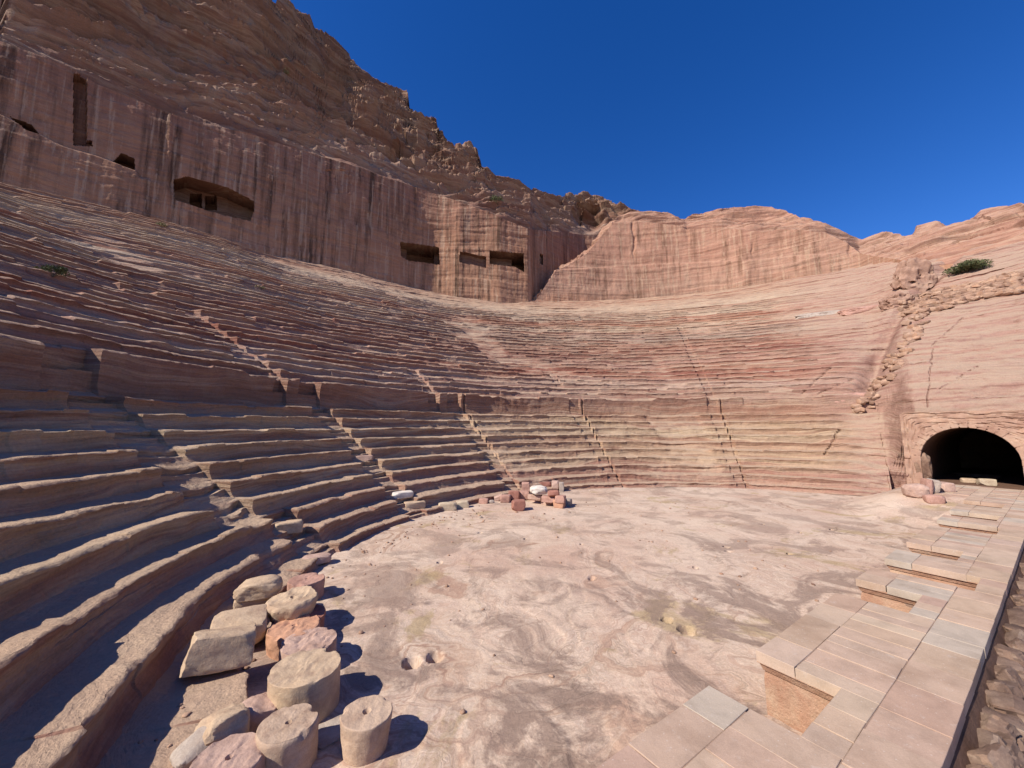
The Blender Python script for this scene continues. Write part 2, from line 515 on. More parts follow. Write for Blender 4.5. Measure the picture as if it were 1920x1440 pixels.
HOLES = [(825, 1057, .10), (1110, 1086, .12), (1288, 1183, .22), (772, 1242, .20), (815, 1232, .18), (1362, 1027, .13), (1366, 1037, .1), (1250, 1165, .14),
         (900, 1000, .08), (1500, 1000, .08), (1430, 985, .07), (1305, 1068, .08), (1480, 1240 - 200, .09), (1090, 1022, .07), (985, 1010, .07), (1560, 995, .07)]

def floor():
    az = np.radians(np.linspace(-88, 82, 900))
    t = np.concatenate([np.geomspace(1.5, 46, 520)])
    A, Tt = np.meshgrid(az, t, indexing='ij')
    X, Y = np.sin(A) * Tt, np.cos(A) * Tt
    z = 0.10 * fbm(X * .16, Y * .16, 0 * X, 4, 3) 
    near = sstep(18, 7, Tt)
    # flaking layers of bedrock: low curved ledges
    q = fbm(X * .22, Y * .22, 0 * X, 4, 9) * 5 + 0.25 * X * .3 + Y * .12
    fr = q - np.floor(q)
    z += (0.02 + 0.035 * near) * (np.minimum(fr * 6, 1) - fr) * (0.4 + 0.6 * sstep(-.2, .4, fbm(X * .1, Y * .1, 0 * X, 3, 31)))
    z += (0.015 + 0.03 * near) * fbm(X * .6, Y * .6, 0 * X, 6, 5) + 0.012 * fbm(X * 4, Y * 4, 0 * X, 4, 6)
    Sx = X * TS[0] + Y * TS[1]; Nx = X * TN[0] + Y * TN[1]
    z += .93 * sstep(25.0, 31.0, Sx) * sstep(8.2, 5.2, Nx) * sstep(2.4, 3.0, Nx)
    for u, v, r in HOLES:
        p = onz(u, v)
        d = np.hypot(X - p[0], Y - p[1])
        z -= 0.30 * sstep(r, r * .55, d)
    V = np.stack([X, Y, z], -1)
    structure(fast_mesh('orchestra_floor', V, grid_faces(len(az), len(t)), FLOOR, smooth=50))
floor()

# ------------------------------------------------------------------ seats cut in the rock
R_L, R_P = 18.2, 24.45            # foot of the first seat, back of the lower tier
rows = []                          # (R, z, riser, tread, tier)
R, z = R_L, 0.0
rows.append((R, z, 0.34, 0.70, 'lower')); R += .70; z += .34
for k in range(9):
    rows.append((R, z, 0.585, 0.84, 'lower')); R += .84; z += .585
rows[-1] = rows[-1][:3] + (1.2, 'lower'); R += .36
rows.append((R, z, 1.75, 0.95, 'podium')); R += .95; z += 1.75
UP_R, UP_Z = R, z
UPS = 0.585 / 0.94
for k in range(38):
    rows.append((R, z, 0.585, 0.94, 'upper')); R += .94; z += .585
R_END = R
KR = np.array([r[0] for r in rows] + [R_END]); KZ = np.array([r[1] for r in rows] + [z])

def seat_profile(Rr):
    return np.interp(Rr, KR, KZ)


# ---- plan of the left cut wall: a nearly straight face, which the upper rows run up to
def smooth1(v, n):
    k = np.hanning(n * 2 + 3); k /= k.sum()
    p = np.pad(v, n + 1, mode='edge')
    return np.convolve(p, k, 'valid')

LB = [(-160, 300), (0, 336), (120, 362), (233, 389), (317, 411), (483, 474), (560, 490), (660, 508), (693, 520), (793, 543), (860, 557), (937, 567), (990, 567)]
def solve_base(az, e):
    """distance along each azimuth where the seat slope meets the traced foot of the wall"""
    out = []
    for a, ee in zip(az, e):
        dx, dy = math.sin(a), math.cos(a)
        t = np.linspace(16, 95, 1200)
        Rr = np.hypot(t * dx - CC[0], t * dy - CC[1])
        zz = UP_Z + (Rr - UP_R) * UPS
        g = (zz - CAMH) / (t * dy) - ee
        ok = np.where((g[1:] > 0) & (g[:-1] <= 0) & (Rr[1:] > 31))[0]
        out.append(t[ok[-1]] if len(ok) else np.nan)
    out = np.array(out)
    good = ~np.isnan(out)
    return np.interp(az, az[good], out[good])


WALL_AZ = 54.5
def left_plan():
    a_b, e_b = azel(LB)
    az = np.linspace(rad(-76), a_b[-1], 700)
    e = np.interp(az, a_b, e_b)
    inside = az >= a_b[0]
    t = np.full(len(az), np.nan)
    t[inside] = solve_base(az[inside], e[inside])
    a8 = azel([(800, 545)])[0][0]
    t8 = np.interp(a8, az[inside], t[inside])
    p8 = np.array([t8 * math.sin(a8), t8 * math.cos(a8)])
    dl = np.array([math.sin(rad(WALL_AZ)), math.cos(rad(WALL_AZ))])
    # ray (sin a, cos a) * t = p8 - k * dl
    tl = (p8[0] * dl[1] - p8[1] * dl[0]) / (np.sin(az) * dl[1] - np.cos(az) * dl[0])
    wgt = sstep(azel([(860, 550)])[0][0], azel([(720, 530)])[0][0], az)
    t = np.where(inside, np.where(np.isnan(t), tl, t), tl)
    t = tl * wgt + t * (1 - wgt)
    zb = CAMH + e * t * np.cos(az)
    return az, t, zb
LP_AZ, LP_T, LP_Z = left_plan()

def left_stretch():
    k = LP_AZ >= azel([(-60, 320)])[0][0]
    x, y = LP_T[k] * np.sin(LP_AZ[k]), LP_T[k] * np.cos(LP_AZ[k])
    R_ = np.hypot(x - CC[0], y - CC[1])
    ph = np.degrees(np.arctan2(y - CC[1], x - CC[0]) - PH0) % 360
    f = (R_ - UP_R) / ((LP_Z[k] - UP_Z) / UPS)
    o = np.argsort(ph)
    return ph[o], smooth1(f[o], 30)
ST_PH, ST_F = left_stretch()

def stretch(ph):
    f = np.interp(ph, ST_PH, ST_F)
    return np.where(ph < ST_PH[0], 1 + (ST_F[0] - 1) * sstep(ST_PH[0] - 14, ST_PH[0], ph), f)

PH_MIN, PH_MAX = 13.0, 186.0
def phi_samples(n=1250):
    ph = np.linspace(PH_MIN, PH_MAX, 8000)
    a = np.radians(ph) + PH0
    x, y = CC[0] + 21 * np.cos(a), CC[1] + 21 * np.sin(a)
    d = np.hypot(x, y)
    w = 1 / np.maximum(d, 7.5)
    c = np.concatenate([[0], np.cumsum((w[1:] + w[:-1]) / 2)])
    return np.interp(np.linspace(0, c[-1], n), c, ph)
PHI = phi_samples()

def img_phi(u, v, z, R0=None):
    p = onz(u, v, z)[:2] - CC
    return math.degrees(math.atan2(p[1], p[0]) - PH0), math.hypot(*p)

# stairways between the wedges: (angle, half width m, first row, last row)
STAIRS = [(141, .8, 3, 10), (137.3, .7, 0, 2), (118, .65, 0, 10), (93, .6, 0, 10), (67, .5, 0, 10), (38.6, .4, 0, 10),
          (122, .55, 11, 19), (122, .35, 10, 10), (97, .5, 10, 14), (68, .4, 13, 17), (38.6, .35, 11, 30)]
CRACKS = [(65.6, .07), (91.2, .06), (37.3, .08)]

def cleft_phi(Rr):
    return np.interp(Rr, [24, 27.5, 36, 46.5, 62], [16.5, 14.7, 11, 6.5, 2])

def strata(x, y, z, seed=50):
    wz = z + 1.2 * fbm(x * .07, y * .07, z * .07, 3, seed)
    a = vn(x * .10, y * .10, wz * 1.7, seed + 1)
    b = vn(x * .22, y * .22, wz * 4.1, seed + 2)
    c = vn(x * .5, y * .5, wz * 9.0, seed + 3)
    return np.tanh(2.2 * a) * .55 + np.tanh(2 * b) * .32 + c * .16

def worn_of(ph, Rr):
    w = sstep(18, 12, ph)                                                     # right-hand end
    w = np.maximum(w, sstep(28, 16, ph) * sstep(34, 41, Rr) * .7)
    w = np.maximum(w, sstep(20, 14, ph) * sstep(29, 25, Rr))
    top = sstep(52, 57, Rr) * .8 * sstep(112, 92, ph)
    w = np.maximum(w, top)
    ns = fbm(ph * .09, Rr * .18, 0 * ph, 3, 77)
    w = np.maximum(w, sstep(.3, .55, ns) * .7 * sstep(28, 31, Rr))
    w = np.maximum(w, sstep(.36, .6, ns) * .55 * sstep(28, 25, Rr))
    return w

CRACK_LINES = [(1805, 597, 1745, 652, 2, .16), (1748, 655, 1738, 765, 1.6, .14), (1832, 688, 1765, 730, 2, .16), (1902, 555, 1906, 640, 2, .14), (1572, 808, 1548, 852, 2.6, .2), (1560, 688, 1500, 742, 2, .14),
               (1625, 700, 1515, 748, 2, .14)]

def displace(P, dirx, diry, w):
    x, y, z = P
    s = strata(x, y, z)
    amt = .035 + .27 * w
    big = fbm(x * .35, y * .35, z * .5, 4, 21) * (.03 + .42 * w)
    d = -s * amt - big * .5
    fine = fbm(x * 1.6, y * 1.6, z * 2.2, 4, 22) * (.06 + .08 * w)
    d = d - fine - .035 * fbm(x * 5.3, y * 5.3, z * 6.5, 3, 24)
    if len(CRACK_LINES):
        uu, vv = proj(np.stack([x, y, z], -1))
        for (u0, v0, u1, v1, cw, cd) in CRACK_LINES:
            tq = np.clip(((uu - u0) * (u1 - u0) + (vv - v0) * (v1 - v0)) / ((u1 - u0) ** 2 + (v1 - v0) ** 2), 0, 1)
            dq = np.hypot(uu - u0 - tq * (u1 - u0) + 2.5 * vn(vv * .13, uu * .13, 0 * uu, 71), vv - v0 - tq * (v1 - v0))
            d = d + cd * sstep(cw, cw * .3, dq)
    # step direction: mostly outwards (away from the centre)
    zx = fbm(x * 1.1, y * 1.1, z * 1.1, 4, 23) * (.035 + .07 * w) + big * .35
    return x + dirx * d, y + diry * d, z + zx

def zone_of(ph, Rr):
    return sstep(26, 12, ph + 5 * fbm(Rr * .3, ph * .1, 0 * Rr, 4, 61))

def build_seats():
    ph = PHI
    a = np.radians(ph) + PH0
    cx, sx = np.cos(a), np.sin(a)
    n = len(ph)
    lower = empty('seating_tier', (*T(16, 22, 0.5)[:2], 0.0), 'lower tier of broad rock-cut seat rows curving round the orchestra floor', 'seating tier', 'rock-cut seating tiers')
    upper = empty('seating_tier', (*T(16, 30, 0.5)[:2], 7.2), 'steep upper tier of many worn narrow seat rows below the cut cliff walls', 'seating tier', 'rock-cut seating tiers')
    prev = None
    for k, (R0, z0, h, d, tier) in enumerate(rows):
        arc = np.radians(ph) * R0
        aa = [0.0, .18, .36, .5, .5, .66, .80, .90]
        if tier == 'podium':
            aa = [0, .08, .16, .25, .33, .42, .5, .5, .58, .66, .74, .82, .9, .965]
        bb = [.07, .22, .45, .72, 1.0]
        R0a = R0 + .10 * fbm(arc * .12, k * 7.7 + 0 * arc, 0 * arc, 3, 41) + .05 * vn(arc * .5, k * 3.1 + 0 * arc, 0 * arc, 42)
        h_n = .05 * fbm(arc * .15, k * 5.3 + 0 * arc, 0 * arc, 3, 43)
        shift = np.interp(ph, [0, 130, 140, 150, 157, 163, 175, 190], [0, 0, -.3, -.6, -1.35, -1.85, -2.1, -2.2])
        fk = [1.0, .55, .45, .3, .2, .1]
        sh0 = shift * (fk[k] if k < 6 else 0); sh1 = shift * (fk[k + 1] if k < 5 else 0)
        R0a = R0a + sh0
        chip = sstep(.08, .5, fbm(arc * .35, k * 4.7 + 0 * arc, 0 * arc, 4, 44))
        leftw = sstep(140, 158, ph) * (1 if tier == 'lower' else .5)
        chip = np.clip(chip * (.55 + .6 * leftw), 0, 1)
        notch = np.zeros(n)
        for (sa, hw, k0, k1) in STAIRS:
            if k0 <= k <= k1:
                off = (ph - sa) * math.pi / 180 * R0
                notch = np.maximum(notch, (np.abs(off) < hw).astype(float))
        nd = .35 + .65 * sstep(60, 100, ph)
        slot = np.zeros(n)
        if tier == 'podium' or tier == 'lower':
            for ca, cw in CRACKS:
                slot = np.maximum(slot, (np.abs((ph - ca + .06 * (k - 5)) * math.pi / 180 * R0) < cw).astype(float))
        lip = .05 + .17 * np.clip(.5 + .9 * fbm(arc * .55, k * 9.1 + 0 * arc, 0 * arc, 4, 47), 0, 1) ** 1.3
        lip = lip * (1.25 if tier == 'upper' else 1.0) + .05 * vn(arc * 2.3, k * 2.2 + 0 * arc, 0 * arc, 48) + .03 * vn(arc * 6.1, k * 2.2 + 0 * arc, 0 * arc, 49)
        lip = np.maximum(lip * (.55 if tier == 'lower' else 1.0), .02)
        seg = np.floor(arc * .55 + 1.3 * vn(arc * .35, k * 6.1 + 0 * arc, 0 * arc, 52) + 100)
        h1 = hash3(seg, 0 * seg + k, 0 * seg, 53); h2 = hash3(seg, 0 * seg + k, 0 * seg, 54); h3 = hash3(seg, 0 * seg + k, 0 * seg, 55)
        R0a = R0a + (h1 - .5) * (.03 if tier == 'podium' else .06 if tier == 'lower' else .13)
        h_n = h_n + (h2 - .6) * (.15 if tier == 'podium' else .07)
        chip = np.clip(chip * (.7 if tier == 'lower' else 1) + (.3 if tier == 'lower' else .8) * (h3 > .9) + .2 * (h3 < .12), 0, 1)
        prof = []
        seen = False
        for av in aa:
            up = av > .5 or (av == .5 and seen)
            if av == .5:
                seen = True
            r = R0a + (.12 * math.sin(math.pi * av)) + .05 * av
            if up:
                r = r + notch * (d * .42) * nd + chip * d * .30 * (av - .3)
            r = r + notch * (d * .22) * nd + slot * .25
            zz = z0 + (h + h_n) * av - chip * h * .30 * max(0, av - .5) * 2
            if av == aa[-1]:
                zz = z0 + (h + h_n) * 1.0 - chip * h * .30 - lip * .62
                zz = np.maximum(zz, z0 + h * (.84 if tier == 'podium' else .6))
            if k > 0 and av == 0:
                r = R0a; zz = z0 + 0 * ph
            prof.append((r + 0 * ph, zz + 0 * ph))
        Rn = R0 + d
        arcn = np.radians(ph) * Rn
        Rna = Rn + .10 * fbm(arcn * .12, (k + 1) * 7.7 + 0 * arc, 0 * arc, 3, 41) + .05 * vn(arcn * .5, (k + 1) * 3.1 + 0 * arc, 0 * arc, 42) + sh1
        rq, zq = prof[-1]
        zl = z0 + h + h_n - chip * h * .30
        prof.append((rq + lip * .35, zq + (zl - zq) * .55))
        rl = rq + lip
        prof.append((rl, zl))
        for bv in bb:
            r = rl * (1 - bv) + Rna * bv
            zz = zl * (1 - bv) + (z0 + h) * bv
            zz = zz - .02 * math.sin(math.pi * bv)
            prof.append((r, zz))
        Rm = np.array([p[0] for p in prof]); Zm = np.array([p[1] for p in prof])
        m = len(prof)
        PHm = np.broadcast_to(ph, (m, n))
        w = worn_of(PHm, Rm)
        # the worn slope
        Zs = seat_profile(Rm)
        tpar = np.linspace(0, 1, m)[:, None]
        Rw = R0 + d * tpar + 0 * Rm + sh0 * (1 - tpar) + sh1 * tpar
        Zw = z0 + h * tpar + 0 * Rm
        if tier == 'podium':
            w = w * sstep(34, 20, PHm)
        Rf = Rm * (1 - w) + Rw * w
        Zf = Zm * (1 - w) + Zw * w
        # cleft with a ruined stair at the right-hand end
        cl = np.exp(-(((PHm - cleft_phi(Rf)) * math.pi / 180 * Rf) / .7) ** 2)
        Zf = Zf - .9 * cl * sstep(27, 28.5, Rf)
        Rf = np.where(Rf > UP_R, UP_R + (Rf - UP_R) * stretch(ph)[None], Rf)
        X = CC[0] + Rf * cx; Y = CC[1] + Rf * sx
        Zf = np.minimum(Zf, np.interp(ph, [146, 150, 157, 163, 170, 186], [99, 26, 19, 14, 11.5, 11])[None] + .1 * (k - 20))  # unseen left-hand rows cut down so they do not block the sun
        X, Y, Zf = displace((X, Y, Zf), cx + 0 * Rf, sx + 0 * Rf, w)
        V = np.stack([X, Y, Zf], -1)
        if prev is not None:
            V[0] = prev
        prev = V[-1].copy()
        nm = 'podium_wall' if tier == 'podium' else ('kerb' if k == 0 else 'seat_row')
        fast_mesh(nm, V, grid_faces(m, n), SEATS, lower if tier == 'lower' else upper, smooth=32, zone=zone_of(PHm, Rm))
    # closing faces at the two ends of the lower and upper rows
build_seats()

# rock slope right of the seats, above the vaulted passage
def rock_slope():
    ph = np.concatenate([np.linspace(-30, 0, 120, endpoint=False), np.linspace(0, 13, 160)])
    q = np.concatenate([np.zeros(10), np.linspace(0, 1, 330) ** 1.0])
    PHm, Q = np.meshgrid(ph, q, indexing='ij')
    wall_i = np.arange(len(q)) < 10
    R0 = 20.45 / np.cos(np.radians(PHm)) * (1 + 0 * Q)
    Rr = R0 + Q * (R_END - R0)
    zs = seat_profile(Rr)
    bl = sstep(12.9, 8.5, PHm)
    zsl = 5.4 + np.maximum(0, Rr - R0 - .5) * (z - 5.4) / (R_END - 22) * 1.0
    zt = zs * (1 - bl) + np.maximum(zs * .0, zsl) * bl
    for i in range(10):
        zt[:, i] = -0.3 + (zt[:, 10] + .3) * i / 10
    cl = np.exp(-(((PHm - cleft_phi(Rr)) * math.pi / 180 * Rr) / .7) ** 2)
    zt = zt - .9 * cl * sstep(27, 28.5, Rr)
    a = np.radians(PHm) + PH0
    X, Y = CC[0] + Rr * np.cos(a), CC[1] + Rr * np.sin(a)
    w = np.ones_like(X)
    X, Y, Z2 = displace((X, Y, zt), np.cos(a), np.sin(a), w)
    V = np.stack([X, Y, Z2], -1)
    keep = np.ones((X.shape[0] - 1, X.shape[1] - 1), bool)
    nrel = 2.46 + 20.45 * np.tan(np.radians(ph))
    keep[(nrel[:-1] > .9) & (nrel[:-1] < 6.2), :9] = False
    structure(fast_mesh('rock_slope', V, grid_faces(*X.shape, keep=keep), SEATS, smooth=40, zone=zone_of(PHm, Rr)))
rock_slope()

def end_cap(phi):
    """rough upright end of the lower tier beside the passage"""
    a = rad(phi) + PH0
    rr = np.linspace(R_L - .1, 28.2, 80)
    tt = np.linspace(0, 1, 34)
    Rm, Tm = np.meshgrid(rr, tt, indexing='ij')
    Z = -0.2 + (seat_profile(Rm) + .25) * Tm
    X, Y = CC[0] + Rm * math.cos(a), CC[1] + Rm * math.sin(a)
    nx, ny = math.sin(a), -math.cos(a)
    d = .22 * fbm(X * .9, Y * .9, Z * 1.2, 4, 91) - .12
    V = np.stack([X + nx * d, Y + ny * d, Z], -1)
    structure(fast_mesh('rock_face', V, grid_faces(len(rr), len(tt), flip=True), RHILL))
end_cap(12.95)
end_cap(186)

# ------------------------------------------------------------------ left cut cliff wall with tomb openings, hill above it
LT = [(-160, 35), (0, 77), (127, 125), (180, 158), (300, 207), (320, 214), (377, 230), (467, 250), (513, 267), (560, 280), (600, 292), (670, 313), (793, 357), (870, 382), (923, 402), (990, 430), (1090, 440), (1125, 447), (1250, 460)]
LSKY = [(-200, -560), (0, -430), (200, -280), (350, -150), (440, -70), (508, 0), (530, 4), (550, 12), (554, 22), (580, 27), (590, 58), (608, 64), (625, 75), (650, 95), (675, 125), (705, 151), (735, 160), (765, 173), (768, 208), (785, 216), (800, 224), (818, 238),
        (823, 257), (850, 283), (865, 280), (880, 277), (892, 289), (908, 322), (930, 335), (963, 342), (1003, 357), (1040, 372), (1065, 366), (1093, 363), (1123, 365), (1157, 387), (1177, 395), (1260, 420)]

OPEN = [dict(poly=[(325, 337), (350, 331), (427, 352), (477, 377), (476, 395), (470, 415), (400, 398), (328, 376)], depth=3.4, doors=[(358, 343, 380, 371, 2.5), (387, 347, 408, 373, 2.5)]),
        dict(poly=[(750, 453), (823, 463), (825, 497), (767, 489), (752, 481)], depth=3.0, doors=[(763, 449, 814, 482, 2.2)]),
        dict(poly=[(862, 471), (912, 482), (912, 502), (861, 492)], depth=1.0, doors=[]),
        dict(poly=[(918, 470), (982, 475), (983, 510), (966, 500), (918, 495)], depth=3.2, doors=[(960, 464, 986, 496, 2.6)]),
        dict(poly=[(212, 302), (228, 286), (253, 298), (253, 321), (232, 316)], depth=2.6, doors=[]),
        dict(poly=[(18, 218), (60, 233), (78, 257), (45, 246)], depth=2.0, doors=[]),
        dict(poly=[(1012, 475), (1018, 477), (1018, 497), (1012, 494)], depth=1.0, doors=[]),
        dict(poly=[(155, 262), (172, 264), (174, 274), (160, 274)], depth=1.0, doors=[])]

def in_poly(px, py, poly):
    r = np.zeros(px.shape, bool)
    j = len(poly) - 1
    for i in range(len(poly)):
        xi, yi = poly[i]; xj, yj = poly[j]
        c = ((yi > py) != (yj > py)) & (px < (xj - xi) * (py - yi) / (yj - yi + 1e-9) + xi)
        r ^= c
        j = i
    return r

def wall_and_hill(az, tb, zb, tt, zt, eS, slope, wallname, hillname, wmat, hmat, nW, nS, label, cat, seed, rough, hill_rough, openings=(), extras=None, bench=.9, maxrun=48, ridge=None, hollows=()):
    dx, dy = np.sin(az), np.cos(az)
    n = len(az)
    g = np.linspace(0, 1, nW)[:, None]
    tw = (tb - .15) * (1 - g) + tt * g
    zw = (zb - 2.5) * (1 - g) + zt * g
    P = np.stack([tw * dx, tw * dy, zw], -1)
    u, v = proj(P)
    x, y, zz = P[..., 0], P[..., 1], P[..., 2]
    d = rough * (fbm(x * .3, y * .3, zz * .3, 4, seed) * .8 + .25 * fbm(x * 1.7, y * 1.7, zz * .5, 4, seed + 1) + .35 * strata(x, y, zz, seed + 5))
    if extras is not None:
        d = d + extras(u, v)
    d = d * sstep(1.0, .96, g) if False else d
    tw2 = tw + d
    P = np.stack([tw2 * dx, tw2 * dy, zw], -1)
    F = grid_faces(nW, n)
    cu = (u[:-1, :-1] + u[1:, 1:]) / 2; cv = (v[:-1, :-1] + v[1:, 1:]) / 2
    keep = np.ones(cu.shape, bool)
    masks = []
    for op in openings:
        mk = in_poly(cu, cv, op['poly'])
        keep &= ~mk
        masks.append(mk)
    root = fast_mesh(wallname, P, F[keep.reshape(-1)], wmat, smooth=55)
    tag(root, label, cat)
    for op, mk in zip(openings, masks):
        ii, jj = np.where(mk)
        if not len(ii):
            continue
        verts, vid, faces = [], {}, []
        def front(i, j):
            kx = ('f', i, j)
            if kx not in vid:
                vid[kx] = len(verts); verts.append(tuple(P[i, j]))
            return vid[kx]
        def back(i, j):
            kx = ('b', i, j)
            if kx not in vid:
                dep = op['depth']
                for (a0, b0, a1, b1, dd) in op['doors']:
                    if a0 <= u[i, j] <= a1 and b0 <= v[i, j] <= b1:
                        dep += dd
                dep += .12 * float(vn(np.array(P[i, j, 0]), np.array(P[i, j, 1]), np.array(P[i, j, 2]), 5))
                pw = tw[i, j] + dep
                vid[kx] = len(verts); verts.append((pw * dx[j], pw * dy[j], zw[i, j]))
            return vid[kx]
        S = set(zip(ii.tolist(), jj.tolist()))
        for (i, j) in S:
            faces.append((back(i, j), back(i, j + 1), back(i + 1, j + 1), back(i + 1, j)))
            for (di, dj, e0, e1) in ((-1, 0, (i, j), (i, j + 1)), (1, 0, (i + 1, j + 1), (i + 1, j)), (0, -1, (i + 1, j), (i, j)), (0, 1, (i, j + 1), (i + 1, j + 1))):
                if (i + di, j + dj) not in S:
                    faces.append((front(*e0), front(*e1), back(*e1), back(*e0)))
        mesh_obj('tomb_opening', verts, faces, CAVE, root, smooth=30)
    # hillside: bench, slope to the ridge, far side
    Yt = tt * dy
    dzt = zt - CAMH
    tr = np.empty(n); zr = np.empty(n)
    eR = eS
    eS = smooth1(eS, 26)
    for i in range(n):
        t0 = tt[i] + bench
        sl = slope[i]
        # z0 + sl*(t-t0) = CAMH + e*t*cos(a)
        den = sl - eS[i]
        t1 = (CAMH - zt[i] + sl * t0) / den if den > .04 else t0 + maxrun
        t1 = min(max(t1, t0 + 2.0), t0 + maxrun)
        tr[i] = t1
    tr = smooth1(tr, 9)
    zr = CAMH + eR * tr
    zr0 = CAMH + eS * tr
    if ridge is not None:
        zr = np.where(np.isnan(ridge), zr, ridge)
        zr0 = np.where(np.isnan(ridge), zr0, ridge)
        tr = np.where(np.isnan(ridge), tr, tt + bench + np.maximum(2.5, (ridge - zt) / 1.6))
        tr = smooth1(tr, 9)
    p1 = np.array([0, .5, 1.0])[:, None]
    bt = tt + bench * p1; bz = zt + .12 * p1 * bench
    gs = np.linspace(0, 1, nS)[1:, None]
    st = (tt + bench) * (1 - gs) + tr * gs
    # terraces: gentle ledges and steep bands
    ter = gs + .045 * np.sin(gs * 21 + 2.5 * fbm(az[None] * 4, gs * 2, 0 * gs, 3, seed + 8)) * (1 - gs) * gs * 3
    sz = (bt[-1] * 0 + bz[-1]) * (1 - ter) + zr0 * ter + (zr - zr0) * sstep(.72, 1.0, gs)
    gb = np.linspace(0, 1, 14)[1:, None]
    kt = tr + gb * 80
    kz = zr * (1 - gb) + (-1.0) * gb - 3 * np.sin(gs[:1] * 0 + gb * 3.14)
    tt_all = np.concatenate([tw2[-1:], bt[1:], st, kt]); zz_all = np.concatenate([zw[-1:], bz[1:], sz, kz])
    x, y = tt_all * dx, tt_all * dy
    mm = tt_all.shape[0]
    fade = np.concatenate([[0.0], [.15, .3], sstep(0, .12, gs[:, 0]) * .7 + .3, np.ones(13)])[:, None]
    edge = np.concatenate([np.ones(3), 1 - .55 * sstep(.9, 1, gs[:, 0]), np.full(13, .45)])[:, None]
    s1 = strata(x * .8, y * .8, zz_all * .8, seed + 20)
    c1, c2, cid = cells(x * .22, y * .22, zz_all * .30, seed + 30)
    c3, c4, cid2 = cells(x * .6 + 5, y * .6, zz_all * .8, seed + 34)
    bould = (c2 - c1) * .9 + (cid - .5) * .9
    bould2 = np.minimum(c4 - c3, .5) * .8 + (cid2 - .5) * .45
    f = fbm(x * .14, y * .14, zz_all * .14, 5, seed + 40)
    azm = np.degrees(np.arctan2(x, y))
    lumpy = (.12 + .88 * sstep(-30, -19, azm)) * sstep(-.15, .35, fbm(x * .05, y * .05, zz_all * .05, 3, seed + 44) + .12)
    c5, c6, cid3 = cells(x * .10 + 3, y * .10, zz_all * .15, seed + 38)
    bould3 = np.minimum(c6 - c5, .6) * 1.3 + (cid3 - .5) * 1.5
    s2 = strata(x * .45, y * .45, zz_all * .55, seed + 25)
    dd = hill_rough * (f * 1.3 + s1 * 1.0 + s2 * 1.1 + lumpy * (bould3 * .9 + bould * .8 + bould2 * .4) + .22 * fbm(x * 1.1, y * 1.1, zz_all * 1.6, 4, seed + 41))
    dd = dd * fade * edge
    nx, nz = .75, .66
    x = x - dx * dd * nx; y = y - dy * dd * nx; zz_all = zz_all + dd * nz
    uh, vh = proj(np.stack([x, y, zz_all], -1))
    for (hu, hv, ru, rv, dep) in hollows:
        q = ((uh - hu + 6 * vn(vh * .07, 0 * vh, 0 * vh, 12)) / ru) ** 2 + ((vh - hv) / rv) ** 2
        push = dep * np.exp(-q * q) * (np.arange(mm) < mm - 14)[:, None]
        x = x + dx * push; y = y + dy * push
    V = np.stack([x, y, zz_all], -1)
    structure(fast_mesh(hillname, V, grid_faces(mm, n), hmat, smooth=60))
    return P

